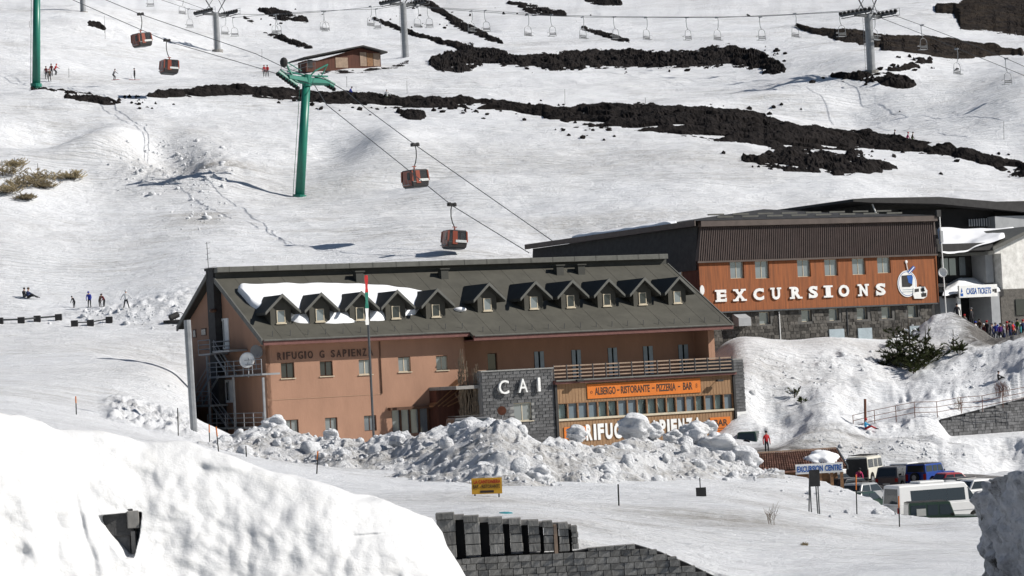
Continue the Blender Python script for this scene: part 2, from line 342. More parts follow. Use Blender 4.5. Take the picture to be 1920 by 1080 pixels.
def H(X,Y,detail=True):
    X=np.asarray(X,float);Y=np.asarray(Y,float); sh=X.shape
    x=X.reshape(-1);y=Y.reshape(-1)
    z=_vlook(x/y*FPX,y)*y/FPX
    for sx,sy,lx,ly,h,k in _sc:
        dx=(x-sx);dy=(y-sy)-k*dx; z=z+h*np.exp(-(dx/lx)**2-(dy/ly)**2)
    u=x/y*FPX+960
    if detail:
        far=sst(235,280,y)
        z=z+far*(.55*fbm(x/30,y/22,3,5)+.16*ridged(x/9+y/30,y/3.2,3,9)+.05*pn(x/2.3,y/1.1,3))
        z=z+(1-far)*(.16*fbm(x/9,y/7,3,21)+.05*pn(x/1.7,y/1.2,23))
        rb=sst(1370,1430,u)*sst(203,210,y)*sst(227,219,y-(u-1380)*.033)   # lumpy bank below the ticket buildings
        z=z+rb*(.55*fbm(x/5.5,y/4.5,3,31)+sst(0,.5,fbm(x/5,y/5,2,36))*.24*ridged(x/1.4,y/1.4,2,35)+.09*pn(x/.7,y/.6,37)+.05*pn(x/.35,y/.35,38))
        rc=np.exp(-((x-at(300,590,246)[0])/9)**2-((y-248)/4.5)**2)
        z=z+rc*(.7+.35*fbm(x/1.2,y/1.1,4,41))
        rd=sst(400,330,u)*sst(152,162,y)*sst(190,176,y)*sst(170,220,u); z=z+rd*.5*ridged(x/1.9,y/1.9,3,44)
        gully=np.exp(-((x-at(330,310,306)[0])/7)**2-((y-306)/9)**2); z=z+gully*(.42*fbm(x/1.5-y/3,y/1.8,4,47))
    # heap beside the ticket office, and heaps behind the car park
    for (px,py,Yh,hh,rx,ry) in HEAPS:
        if py not in _hc: _hc[py]=at(px,py,Yh)
        c=_hc[py]; r=np.sqrt(((x-c[0])/rx)**2+((y-c[1])/ry)**2)
        z=z+hh*np.clip(1-r**1.3,0,1)*(1+(.14*fbm(x/1.6,y/1.4,3,55) if detail else 0))
    hm=sst(346,372,u)*sst(560,520,u)*sst(186,194,y)*sst(217,213,y); z=z*(1-hm)+hm*np.minimum(z,-4.9)
    yw_=np.interp(u,[1740,1764,1945,2300],[213.8,214.3,219.3,223.5]); tw_=np.interp(u,[1764,1945,2300],[-5.62,-4.05,-3.5]); wm=sst(1742,1768,u)*sst(196,203,y)
    z=np.where(y<yw_,z*(1-wm)+wm*np.minimum(z,-6.75-(yw_-y)*.10),np.where(y<yw_+4,np.maximum(z,(tw_-.1)*wm+z*(1-wm)),z))
    m=lot_mask(x,y); z=z*(1-m)+m*(-9.9+(y-150)*.011)
    low=(y<WALL_Y)&(u>760)&(u<1450); z=np.where(low,z-3.2*sst(1345,1310,u),z)
    return z.reshape(sh)
_hc={}
HEAPS=[(1783,606,238,2.3,4.0,3.5),(1462,905,152,.45,2.4,2.0),(1630,811,212,.9,2.6,2.5),(1885,850,201,.9,3.5,3.0),(1805,858,207,.9,4.2,3.0),(1700,866,206,1.0,3.4,2.2),(1590,858,206,.9,2,1.6)]
def ground(px,py,y0=60,y1=900):
    d=ray(px,py); Ys=np.geomspace(y0,y1,260); g=H(d[0]*Ys,Ys,False)-d[2]*Ys
    i=int(np.argmax(g>0))
    if g[i]<=0: return at(px,py,300)
    Y2=np.linspace(Ys[max(i-1,0)]*.985,Ys[i]*1.015,30); g2=H(d[0]*Y2,Y2)-d[2]*Y2; j=int(np.argmax(g2>0))
    b=Y2[j] if j==0 else Y2[j-1]+(Y2[j]-Y2[j-1])*(-g2[j-1])/(g2[j]-g2[j-1]+1e-9)
    return np.array([d[0]*b,b,d[2]*b])
def gz(X,Y): return float(H(np.array([X]),np.array([Y]))[0])
us=np.concatenate([np.linspace(-2600,-1120,40),np.arange(-1100,1101,2.6),np.linspace(1120,2600,40)])
Yr=np.concatenate([np.geomspace(22,74,24,endpoint=False),np.geomspace(74,205,270,endpoint=False),np.geomspace(205,480,400,endpoint=False),np.geomspace(480,1750,70)])
UU,YY=np.meshgrid(us,Yr); XX=UU/FPX*YY; ZZ=H(XX,YY)
Up=UU+960
dirt=np.zeros_like(ZZ)
def blob(px,py,Y,rx,ry,a):
    global dirt
    p=at(px,py,Y); dirt=np.maximum(dirt,a*np.exp(-((XX-p[0])/rx)**2-((YY-p[1])/ry)**2))
for b in [(1350,975,103,4.2,3.2,.75),(1150,985,98,2.6,1.3,.6),(1080,1010,92,2,1.6,.4),(1480,900,140,3,5,.4),(330,310,306,7,10,.5),(400,285,308,8,2.5,.7),(1120,420,275,14,3,.45),(380,415,282,3,4,.55),
          (120,640,232,14,9,.22),(1430,680,222,5,4,.4),(1290,300,303,30,8,.28),(1700,665,232,9,3,.55),(850,930,104,4,2.2,.3),(1480,960,112,3,2,.4),(1550,790,207,5,2,.5),(900,310,305,22,9,.30),(600,330,300,10,8,.35)]: blob(*b)
dirt+=.10*sst(.0,.6,fbm(XX/22,YY/14,3,77))
road=np.zeros_like(ZZ)
lm=lot_mask(XX,YY); road=np.maximum(road,lm*.8)
def rband(pts,w,amp=.8):
    global road
    P=[at(*p) for p in pts]
    for a,b in zip(P,P[1:]):
        ab=b[:2]-a[:2]; L=ab@ab; t=np.clip(((XX-a[0])*ab[0]+(YY-a[1])*ab[1])/L,0,1)
        dd=np.hypot(XX-a[0]-t*ab[0],YY-a[1]-t*ab[1]); road=np.maximum(road,sst(w*1.2,w*.2,dd)*amp)
rband([(1400,842,206),(1470,840,204),(1540,845,202),(1590,858,200)],2.8,.75)
rband([(1815,634,243),(1850,640,240),(1870,648,234),(1960,662,233)],5,.9)
rband([(1560,792,207.5),(1640,790,208),(1740,795,209),(1790,805,209)],1.3,.5)
ter=link_mesh('snow_slope',grid_mesh('snow_slope',np.stack([XX,YY,ZZ],-1),M['snow'],{'dirt':dirt,'road':road}),None); tag(ter,kind='structure')

# near snow bank (left foreground)
cr_px=np.array([-500,-200,0,40,100,200,290,350,420,500,560,620,660,700,760,810,830,838,848,862,880,920,1000])
cr_py=np.array([740,755,768,778,800,812,822,834,858,880,893,908,922,935,955,975,1000,1024,1040,1064,1100,1160,1300])
uu_=[];vv_=[]
for a,b in zip(cr_px,cr_py):
    q=uv_of(a,b); uu_.append(q[0]);vv_.append(q[1])
uu_=np.array(uu_);vv_=np.array(vv_)
us2=np.arange(-1500,60,2.0); dd_=np.concatenate([np.linspace(-1,0,60,endpoint=False),np.linspace(0,3.2,420),np.linspace(3.3,5.5,12)])
U2,DD=np.meshgrid(us2,dd_); Yc=45/(1-.38*U2/FPX)+.5*np.sin(U2/150); vc=np.interp(U2,uu_,vv_); zc=vc*Yc/FPX; d_=np.clip(DD,0,9)
s_=.75*np.sqrt(d_)+.32*d_; bk=np.clip(-DD,0,1)*6
fold=.30*fbm(U2/190,d_/1.5,4,61)+.08*ridged(U2/95+d_*.5,d_/1.1,2,62)
YB=Yc-s_+bk+fold*.55*sst(0,.8,d_); X2=U2/FPX*YB
zf=zc-d_+.10*fbm(X2/1.3,YB/1.0,3,64)*np.exp(-d_)-bk*.42
def bank(px,py): # point of the bank face seen at this pixel
    u,v=uv_of(px,py); j=int(np.argmin(np.abs(us2-u))); q=zf[60:,j]/YB[60:,j]*FPX; i=60+int(np.argmin(np.abs(q-v))); return X2[i,j],YB[i,j],zf[i,j]
HB=[bank(186,968),bank(262,966),bank(240,1045),bank(224,1000)]
xc_=(X2-HB[3][0])/.32; zz_=(zf-HB[3][2])
top_=HB[0][2]; bot_=HB[2][2]; tq=np.clip((top_-zf)/(top_-bot_),0,1); lx=HB[0][0]+(HB[2][0]-.06-HB[0][0])*np.clip(tq*1.15-.15,0,1)**1.3; rx=HB[1][0]+(HB[2][0]+.06-HB[1][0])*tq**2.2
hole=sst(lx-.02,lx+.03,X2)*sst(rx+.03,rx-.02,X2)*sst(top_+.02,top_-.03,zf)*sst(bot_-.03,bot_+.03,zf)
YB=YB+hole*.9; 
for (px,py,lx_,lz_,a_) in [(150,985,.06,.36,.13),(168,1035,.07,.25,.10),(270,905,.22,.20,.16),(378,880,.14,.10,.1),(700,1003,.3,.03,.07),(15,1052,.25,.2,.3),(60,860,.3,.3,-.12),(430,870,.3,.1,-.10),(320,950,.3,.25,-.1),(690,932,.25,.05,.25)]:
    c=bank(px,py); YB=YB+a_*np.exp(-((X2-c[0]+(zf-c[2])*.25)/lx_)**2-((zf-c[2])/lz_)**2)
YB=YB+.012*pn(X2/.16,zf/.16,63)+.03*fbm(X2/.5,zf/.6,2,65)
dz=.35*sst(.2,.7,fbm(X2/1.1,YB/.8,3,66))*np.exp(-d_*1.2)
nb=link_mesh('snow_bank',grid_mesh('near_bank',np.stack([X2,YB,zf],-1),M['near'],{'dirt':dz*.5,'road':dz*0}),None); tag(nb,kind='structure')

# near right wall of cut snow
cl=[(1824,1130,47.0),(1822,1080,48.0),(1821,1020,49.5),(1826,960,50.5)]
nS,nT=260,300
S,T=np.meshgrid(np.linspace(0,1,nS),np.linspace(0,1,nT))
x0=at(1852,1000,50)[0]; Yp=np.where(S<.8,36+(50.5-36)*S/.8,50.5+1.2*np.sin((S-.8)/.2*PI/2)); Xp=x0+np.where(S<.8,0,(1-np.cos((S-.8)/.2*PI/2))*1.8+(S-.8)*8)
topz=np.interp(Yp,[36,44,45.5,47,48.3,49.3,50.3,52],[-1.6,-1.95,-2.12,-2.22,-2.38,-2.52,-2.75,-3.1])+.10*pn(Yp/.5,S*0,71)+.07*pn(Yp/.17,S*0,72)
Tw=np.clip(T/.72,0,1); over=np.clip((T-.72)/.28,0,1)
Zp=-7.5+(topz+7.5)*Tw
nz=(.22*fbm(Yp/1.1,Zp/1.3,4,73)+.13*ridged(Yp/.7+Zp*.25,Zp/1.1,3,74)+.04*pn(Yp/.13,Zp/.13,75))
nrmx=np.where(S<.8,-1,-np.cos((S-.8)/.2*PI/2)); nrmy=np.where(S<.8,0,np.sin((S-.8)/.2*PI/2))
lean=(topz-Zp)*-.05
Xw=Xp-(lean)-nrmx*-1*nz*-1*1.0; Xw=Xp+lean*-1+nrmx*nz; Yw=Yp+nrmy*nz
Xw=Xw+over*6; Zp=Zp+over*.25*np.sin(over*PI)+over*.6*fbm(Xw/2,Yp/2,3,76)*over
dd=.25+.6*sst(-.1,.5,fbm(Yp/.8,Zp/.45,4,78)); dd=dd*(1-.6*over)
rw=link_mesh('snow_bank',grid_mesh('right_bank',np.stack([Xw,Yw,Zp],-1),M['ice'],{'dirt':dd*.55,'road':dd*0}),None); tag(rw,kind='structure')

# ploughed snow pile in front of the hotel
PX=np.array([380,440,520,600,660,720,820,880,940,1000,1060,1100,1150,1190,1240,1300,1340,1390,1430,1465])
PT=np.array([834,822,800,824,826,830,812,798,794,820,838,842,832,826,830,830,838,862,888,901])
PB=np.array([838,850,858,872,884,896,904,910,914,912,910,908,906,904,902,900,898,896,900,902])
Yb_=[];ub=[];zcr=[]
for a,t,b in zip(PX,PT,PB):
    g=ground(a,b,95,200); yb=min(max(g[1],112),172); Yb_.append(yb); ub.append(uv_of(a,t)[0]); zcr.append(uv_of(a,t)[1])
Yb_=np.array(Yb_);ub=np.array(ub);zcr=np.array(zcr)
print('pile base Y',[round(v) for v in Yb_])
u3=np.arange(ub[0]-8,ub[-1]+8,1.35); t3=np.linspace(-.04,1.35,270); U3,T3=np.meshgrid(u3,t3)
_us=np.arange(ub[0]-200,ub[-1]+200,2.0)
def _sm(v,s):
    k=np.exp(-(np.arange(-3*s,3*s+1)/s)**2/2); k/=k.sum(); q=np.interp(_us,ub,v); return np.convolve(np.pad(q,3*s,mode='edge'),k,'valid')
Ys_=_sm(Yb_,28); zs2=_sm(zcr,5)
yb=np.interp(U3,_us,Ys_); yc=np.maximum(yb+9,np.minimum(yb+24,168)); Y3=yb+(yc-yb)*T3; X3=U3/FPX*Y3
g3=H(X3,Y3); zcw=np.interp(U3,_us,zs2)*yc/FPX; zb=H(U3/FPX*yb,yb)
ends=sst(ub[0]-8,ub[0]+45,U3)*sst(ub[-1]+8,ub[-1]-40,U3)
prof=zb+(zcw-zb)*sst(0,1,np.clip(T3,0,1)**.85)*ends
back=np.where(T3>1,zcw*ends+zb*(1-ends)-(T3-1)*(yc-yb)*.75,prof)
lump=.50*fbm(X3/3.4,Y3/3.0,3,81)+sst(-.3,.5,fbm(X3/4,Y3/4,2,86))*(.20*ridged(X3/1.1,Y3/1.1,2,82)+.10*np.abs(pn(X3/.45,Y3/.45,83)))+.04*pn(X3/.4,Y3/.4,87)
z3=back+lump*sst(0,.22,T3)*(.55+.45*ends)-.12*(T3<0)-.1
z3=np.where(T3<.0,g3-.25,z3)
dp=.30+.55*sst(-.1,.45,fbm(X3/3.0,Y3/2.2,4,85)+.25*(1-T3))-.45*sst(.72,.98,T3)
dp=np.clip(dp,0,1)*sst(0,.05,T3)
pile=link_mesh('snow_pile',grid_mesh('snow_pile',np.stack([X3,Y3,z3],-1),M['pile'],{'dirt':dp*.78,'road':dp*0}),None); tag(pile,kind='structure')
def ico(r,sub,rough,seed,flat=1.0):
    bm=bmesh.new(); bmesh.ops.create_icosphere(bm,subdivisions=sub,radius=1)
    co=np.array([v.co[:] for v in bm.verts]); n1=1+rough*(pn(co[:,0]*1.3+seed,co[:,1]*1.3+co[:,2]*.9,seed)+.5*pn(co[:,1]*3+seed,co[:,2]*3+co[:,0],seed+5))
    for v,k in zip(bm.verts,n1): v.co*=k*r; v.co.z*=flat
    f=[tuple(v.index for v in p.verts) for p in bm.faces]; vs=[tuple(v.co) for v in bm.verts]; bm.free(); return vs,f
ICO1=[ico(1,1,.7,k) for k in range(6)]; ICO2=[ico(1,2,.5,k+20) for k in range(5)]; ICO3=[ico(1,4,.4,k+50) for k in range(4)]
def scat(mb,pts,lib):
    for (x,y,z,r) in pts:
        vs,fs=lib[RNG.randint(len(lib))]; a=RNG.rand()*6.28; ca,sa=math.cos(a),math.sin(a); q=RNG.uniform(.7,1.15,3)*r
        mb.add([(x+(v[0]*ca-v[1]*sa)*q[0],y+(v[0]*sa+v[1]*ca)*q[1],z+v[2]*q[2]) for v in vs],fs)
mb=MB(); pts=[]
for k in range(900):
    i=RNG.randint(10,z3.shape[0]-60); j=RNG.randint(10,z3.shape[1]-10); r=float(np.clip(RNG.pareto(2.3)*.07+.06,.06,.5))
    pts.append((X3[i,j],Y3[i,j],z3[i,j]+r*.2,r))
scat(mb,pts,ICO2)
chunks=mb.build('snow_chunk',M['pile'],pile,True); chunks['kind']='stuff'
for k,(px,py,t,r) in enumerate([(1188,800,.97,.95),(1300,812,.95,.8),(1262,822,.9,.6),(1345,842,.88,1.25),(1392,862,.8,1.0),(875,812,.9,.9),(515,800,.96,.8),(620,816,.9,.5),(745,826,.8,.5),(1135,888,.2,.62),(1010,893,.2,.6),(1305,875,.3,.55),(1080,812,.95,.55),(955,800,.9,.5),(1225,808,.96,.6),(1330,800,.99,.5),(905,882,.28,.5),(640,855,.3,.45)]):
    uq,vq=uv_of(px,py); ybq=float(np.interp(uq,_us,Ys_)); ycq=max(ybq+9,min(ybq+24,168)); Yq=ybq+(ycq-ybq)*t
    p=at(px,py,Yq); vs,fs=ICO3[k%4]
    MB().add([(v[0]*r,v[1]*r,v[2]*r*.8) for v in vs],fs).build('snow_block',M['snow' if k in(0,1,3) else 'pile'],pile,True,loc=Vector([float(c) for c in p]))

# ---------------- lava outcrops ----------------
LAVA=[
 ([(50,163,168),(100,168,178),(150,173,190),(200,183,197),(225,190,195)],.3,'dark narrow lava outcrop below the left green pylon'),
 ([(270,178,182),(320,174,183),(380,168,181),(440,163,178),(500,165,184),(560,168,190),(620,175,194),(700,182,200),(760,186,202),(850,188,202),(940,190,207),(1000,198,215),(1070,200,232),(1120,194,240),(1200,196,248),(1280,198,256),(1330,201,262),(1400,209,272),(1450,222,277),(1500,232,282),(1560,240,280),(1640,250,280),(1700,260,286),(1780,273,291),(1850,288,309),(1920,303,336),(2000,320,350)],.7,''),
 ([(1385,298,300),(1410,293,306),(1450,285,316),(1480,284,320),(1540,286,322),(1580,290,330),(1620,298,327),(1660,305,320),(1690,316,318)],.5,''),
 ([(800,118,122),(830,105,135),(870,95,134),(920,98,122),(980,105,127),(1040,98,131),(1120,92,129),(1200,95,124),(1280,95,128),(1330,88,127),(1370,85,123),(1420,95,136),(1450,115,139),(1478,130,136)],.7,''),
 ([(690,28,30),(720,40,50),(760,55,62),(800,68,75),(850,78,89),(880,80,108),(920,92,112),(960,100,116)],.4,''),
 ([(770,-6,4),(800,2,14),(820,8,22),(850,30,48),(880,45,62),(910,62,74),(950,84,86)],.4,''),
 ([(478,14,17),(510,15,30),(550,25,43),(584,40,42)],.4,''),([(486,60,64),(520,67,73),(560,78,89),(592,90,91)],.4,''),([(158,42,46),(180,40,53),(204,55,59)],.4,''),
 ([(945,0,4),(980,5,18),(1000,8,27),(1040,18,27),(1068,25,30)],.3,''),([(1083,46,53),(1110,55,62),(1150,65,76),(1187,74,80)],.3,''),([(1090,-12,0),(1130,-12,14),(1160,-2,14),(1172,8,11)],.4,''),
 ([(1485,47,49),(1540,54,68),(1600,58,83),(1650,62,91),(1700,66,99),(1740,68,107),(1780,75,118),(1830,80,107),(1880,88,102),(1925,98,104)],.7,''),
 ([(1552,141,145),(1600,137,149),(1640,137,158),(1690,140,169),(1722,156,160)],.45,''),([(1655,134,137),(1700,122,131),(1740,110,121),(1755,112,118)],.4,''),
 ([(1748,8,22),(1790,6,28),(1800,4,54),(1830,-10,58),(1870,-20,62),(1990,-30,66)],.8,''),([(738,208,212),(770,206,226),(805,212,222)],.4,''),([(450,30,34),(482,38,48)],.3,''),
 ([(590,136,139),(680,130,136),(740,124,130),(775,112,119)],.12,''),([(1395,25,30),(1412,30,36)],.2,''),([(1570,272,278),(1600,278,292),(1625,288,296)],.3,''),([(1668,290,294),(1685,292,298)],.25,'')]
for k,(rows,hh,lab) in enumerate(LAVA):
    a=np.array(rows,float); W_=a[-1,0]-a[0,0]; nc=max(24,int(W_/1.1)); hmax=(a[:,2]-a[:,1]).max(); nr=int(max(14,hmax*1.3))
    xs=np.linspace(a[0,0],a[-1,0],nc); tp=np.interp(xs,a[:,0],a[:,1]); bt=np.interp(xs,a[:,0],a[:,2]); m_=(bt-tp)*.07+.8
    G=np.array([ground(x,y,150,900) for x,y in zip(xs[::6],(tp-m_)[::6])]); G2=np.array([ground(x,y,150,900) for x,y in zip(xs[::6],(bt+m_)[::6])])
    i6=np.arange(len(xs))[::6]; J=np.arange(len(xs))
    A=np.stack([np.interp(J,i6,G[:,c]) for c in (0,1)],-1); B=np.stack([np.interp(J,i6,G2[:,c]) for c in (0,1)],-1)
    tt_=np.linspace(0,1,nr)[:,None]; XL=A[None,:,0]*(1-tt_)+B[None,:,0]*tt_; YL=A[None,:,1]*(1-tt_)+B[None,:,1]*tt_
    g=H(XL,YL); q=1-np.abs(2*tt_-1)**2.2
    endf=np.clip(np.minimum(J,len(J)-1-J)/8.0,0,1)[None,:]
    big=k in(12,15)
    am=.35 if big else 1
    n_=(.6 if k==1 else 1)*am*(.50*fbm(XL/2.0,YL/2.6,4,101+k)+.14*ridged(XL/.9,YL/1.3,3,140+k)+.14*np.abs(pn(XL/.45,YL/.7,150)))
    hh=hh*.8; zl=g+hh*(q*1.5-.42)*endf+n_*(.35+.65*q)*min(1.1,hh*2.4)*(.4+.6*endf)-(0 if big else 1)*hh*1.1*sst(.22,.55,fbm(XL/7,YL/2.6,3,171))-(1-endf)*.5-.08
    o=link_mesh('lava_outcrop',grid_mesh('lava',np.stack([XL,YL,zl],-1),M['lavabrown'] if big else M['lava'],None,False),None); tag(o,kind='structure')
mb=MB(); pts=[]
for (px,py,n,sx,sy) in [(300,285,70,45,18),(340,330,120,50,32),(370,300,60,35,20),(375,408,50,18,16),(250,330,40,30,15),(400,345,40,25,20),(290,592,90,70,12),(190,585,30,30,8),(330,720,20,18,20),(1450,700,60,40,30),(1560,700,60,60,25),(1620,830,50,60,14),(1720,845,40,50,10),(1800,700,40,50,20),(1470,890,40,25,12),(1540,925,30,35,8),(1640,965,30,50,6)]:
    for _ in range(n):
        g=ground(px+RNG.randn()*sx,py+RNG.randn()*sy,100,500); pts.append((g[0],g[1],g[2]-.02,float(RNG.pareto(2.5)*.08+.08)))
pts=[(a,b,c,min(d,.45)*(1 if b>235 else .75)) for a,b,c,d in pts]
scat(mb,pts,ICO1); o=mb.build('snow_debris',M['pile'],None,True); tag(o,'tumbled snow lumps scattered over the gully and the ploughed banks','snow',kind='stuff')
mb=MB(); pts=[]
for (px,py,n,sx,sy) in [(1000,205,30,60,9),(860,208,18,40,5),(1450,100,14,12,6),(1500,296,25,90,12),(1630,288,14,50,8),(1100,245,18,30,8),(250,190,25,30,6),(690,205,15,50,5),(1180,130,25,160,5),(620,190,18,50,4),(520,45,8,40,12),(1330,210,25,160,9),(1700,120,16,30,8),(1840,300,14,40,10),(760,40,16,60,12),(1450,300,14,20,8),(960,26,14,60,6),(1600,152,8,60,4),(1900,330,10,15,8)]:
    for _ in range(n):
        g=ground(px+RNG.randn()*sx,py+RNG.randn()*sy,150,900); pts.append((g[0],g[1],g[2],float(RNG.uniform(.12,.42))))
scat(mb,pts,ICO1); o=mb.build('lava_rock',M['lava'],None); tag(o,'scattered small black lava rocks lying on the snow between the outcrops','rocks',kind='stuff')
# ---------------- building helpers ----------------
def text_mesh(s,x0,x1,z0,z1,y,depth=.04,bold=0.0,shear=0.0,smallcap=False):
    c=D.curves.new('txt','FONT'); c.body=s; c.size=1; c.extrude=.5; c.offset=bold; c.resolution_u=3; c.shear=shear
    o=D.objects.new('txt',c); COL.objects.link(o); bpy.context.view_layer.update()
    me=D.meshes.new_from_object(o.evaluated_get(bpy.context.evaluated_depsgraph_get())); D.objects.remove(o); D.curves.remove(c)
    n=len(me.vertices); co=np.empty(n*3); me.vertices.foreach_get('co',co); co=co.reshape(-1,3)
    mn=co.min(0);mx=co.max(0); q=(co-mn)/np.maximum(mx-mn,1e-6)
    out=np.stack([x0+q[:,0]*(x1-x0),y-q[:,2]*depth,z0+q[:,1]*(z1-z0)],-1); me.vertices.foreach_set('co',out.reshape(-1)); me.materials.clear(); me.update()
    return me
def text(parent,s,x0,x1,z0,z1,y,mat,name='lettering',depth=.04,bold=0.0,sag=0.0):
    me=text_mesh(s,x0,x1,z0,z1,y,depth,bold)
    if sag:
        for v in me.vertices: v.co.z+=sag*(v.co.x-x0)/(x1-x0)
    return link_mesh(name,me,mat,parent)
def wall_open(mb,x0,x1,z0,z1,y,ops,depth=.2,thick=.3):
    xs=sorted({x0,x1,*[o[0] for o in ops],*[o[1] for o in ops]}); zs=sorted({z0,z1,*[o[2] for o in ops],*[o[3] for o in ops]})
    xs=[x for x in xs if x0<=x<=x1]; zs=[z for z in zs if z0<=z<=z1]
    for a,b in zip(xs,xs[1:]):
        run=None
        for c,d in zip(zs,zs[1:]):
            mx,mz=(a+b)/2,(c+d)/2
            if any(o[0]<mx<o[1] and o[2]<mz<o[3] for o in ops):
                if run: mb.quad((a,y,run[0]),(b,y,run[0]),(b,y,run[1]),(a,y,run[1])); run=None
            else: run=(run[0],d) if run else (c,d)
        if run: mb.quad((a,y,run[0]),(b,y,run[0]),(b,y,run[1]),(a,y,run[1]))
    for o in ops:
        a,b,c,d=o; Y=y+depth
        mb.quad((a,y,c),(a,Y,c),(a,Y,d),(a,y,d)); mb.quad((b,y,c),(b,Y,c),(b,Y,d),(b,y,d)); mb.quad((a,y,d),(b,y,d),(b,Y,d),(a,Y,d)); mb.quad((a,y,c),(b,y,c),(b,Y,c),(a,Y,c))
def window(parent,x0,x1,z0,z1,y,fm,pmat,mull=1,sill=True,depth=.2,fw=.06,name='window',trans=0,sash=True,bar=0):
    Y=y+depth; m=MB(); m.box(x0,x0+fw,Y-.05,Y,z0,z1); m.box(x1-fw,x1,Y-.05,Y,z0,z1); m.box(x0+fw,x1-fw,Y-.05,Y,z0,z0+fw); m.box(x0+fw,x1-fw,Y-.05,Y,z1-fw,z1)
    for k in range(mull):
        xm=x0+(x1-x0)*(k+1)/(mull+1); m.box(xm-fw*.6,xm+fw*.6,Y-.052,Y,z0+fw,z1-fw)
    if bar:
        zm=z0+(z1-z0)*bar; m.box(x0+fw,x1-fw,Y-.051,Y-.01,zm-fw*.4,zm+fw*.4)
    w=m.build(name,fm,parent); MB().box(x0+fw*.5,x1-fw*.5,Y-.02,Y-.005,z0+fw*.5,z1-fw*.5).build('pane',pmat,w)
    if sill: MB().box(x0-.08,x1+.08,y-.09,y+depth-.06,z0-.07,z0-.005).build('sill',M['wframe'] if sill is True else sill,w)
    return w
# ---------------- hotel ----------------
_o=at(503,780,200); _o[2]=-6.6; HF=Frame(_o,28); HZ=6.6
hotel=empty('mountain_hotel',HF.o,HF.a,'long salmon mountain hotel with dark dormered roof and lettered restaurant front','hotel')
K=.57
def zr(y): return 10.07+K*(y+1)
XE=HF.py(865,640,0)[0]; XR=HF.py(1341,665,0)[0]
print('hotel XE,XR',XE,XR)
wt=[HF.rect(*r,0) for r in [(527,680,552,709),(600,677,624,705),(673,674,697,702),(747,669,770,697),(818,667,840,694)]]
wb=[HF.rect(*r,0) for r in [(534,787,560,812),(610,783,633,810),(683,779,706,808)]]
ent=HF.rect(735,767,822,812,0)
ops=wt+wb+[ent]
m=MB(); wall_open(m,0,XE,0,zr(0),0,ops,.2)
m.box(0,XE,.9,1.2,0,zr(0)-.1)
m.build('front_wall',M['salmon'],hotel)
g=MB(); gp=[(0,0),(0,zr(0)-.12),(8.0,zr(8.0)-.12),(9.3,15.3),(16,11.85),(16,0)]
g.prism(gp,-.002,.35,'x'); g.build('gable_wall',M['salmon'],hotel)
MB().prism(gp,XR-.35,XR,'x').build('gable_wall',M['salmon'],hotel)
MB().box(0,XR,15.7,16,0,12.1).build('rear_wall',M['salmon'],hotel)
MB().box(.36,XE-.02,1.3,1.4,0,9.8).build('interior',M['dark'],hotel)
# string course + downpipe
z_=HF.py(300+300,745,0)[1]
MB().box(.0,HF.py(716,0+740,0)[0],-.025,-.001,HF.py(600,745,0)[1]-.03,HF.py(600,745,0)[1]+.03).build('string_course',M['salmon2'],hotel)
x_=HF.py(714,700,0)[0]; MB().tube((x_,-.06,HF.py(714,738,0)[1]),(x_,-.06,HF.py(711,640,0)[1]),.05,8).build('downpipe',M['brownf'],hotel)
for k,(a,b,c,d) in enumerate(wt):
    op=k in (0,1)
    w=window(hotel,a,b,c,d,0,M['wframe' if k>1 else 'brownf'],M['darkpane' if op else 'pane'],1,True)
    if k>1: MB().box(a+.02,b-.02,.05,.09,d-.06,d+.0).build('lintel',M['brownf'],w)
    if op: MB().box(a+.55,b-.08,.11,.14,c+.08,d-.08).build('open_leaf',M['darkpane'],w)
for a,b,c,d in wb: window(hotel,a,b,c,d,0,M['brownf'],M['pane'],1,False,fw=.05)
# lettering RIFUGIO G SAPIENZA
a,b,c,d=HF.rect(520,661,699,674,0); 
zc1=HF.py(522,675,0)[1]; zc2=HF.py(522,661,0)[1]; lx=a; LET='RIFUGIO G SAPIENZA'; stp=(b-a)/len(LET)
CW={'I':.34,' ':.75,'G':1.05,'O':1.1,'A':1.05,'U':1.0,'Z':.95}
def letters(s,a,b,gap,c,d,y,mat,depth,bold):
    ws=[CW.get(ch,.85) for ch in s]; tot=sum(ws)+gap*(len(s)-1); k=(b-a)/tot; x=a
    for ch,w in zip(s,ws):
        if ch!=' ': text(hotel,ch,x,x+w*k,c,d,y,mat,'letter',depth,bold)
        x+=(w+gap)*k
letters(LET,a,b,.38,zc1,zc2,-.02,M['rust'],.05,.01)
# entrance glazing
a,b,c,d=ent
m=MB(); 
for k in range(6):
    xm=a+(b-a)*k/5; m.box(xm-.07,xm+.07,.08,.2,c,d)
m.box(a-.3,b+.2,-.5,.2,d,d+.22)
e=m.build('entrance_glazing',M['brownf'],hotel); MB().box(a,b,.22,.24,c,d).build('pane',M['pane'],e)
for k in range(5):
    xm=a+(b-a)*(k+.5)/5; MB().box(xm-.2,xm+.16,.245,.255,c+.1,d-.15).build('curtain',M['curtain'],e)
# dark entrance porch right of it with sloped pergola beams
xa=HF.py(826,790,-.5)[0]; xb=HF.py(866,760,-.5)[0]
MB().box(xa,xb+.8,-.9,-.02,0,HF.py(845,764,-.5)[1]).build('entrance_porch',M['dark_shade_wood'],hotel)
for k in range(4):
    p0=HF.py(812+k*9,762,-1.2);p1=HF.py(868,712+k*12,-1.2); mm=MB(); mm.hexa([(p0[0],-1.25,p0[1]-.05),(p1[0],-1.25,p1[1]-.05),(p1[0],-.05,p1[1]-.05),(p0[0],-.05,p0[1]-.05),(p0[0],-1.25,p0[1]+.05),(p1[0],-1.25,p1[1]+.05),(p1[0],-.05,p1[1]+.05),(p0[0],-.05,p0[1]+.05)]); mm.build('pergola_beam',M['woodpost'],hotel)
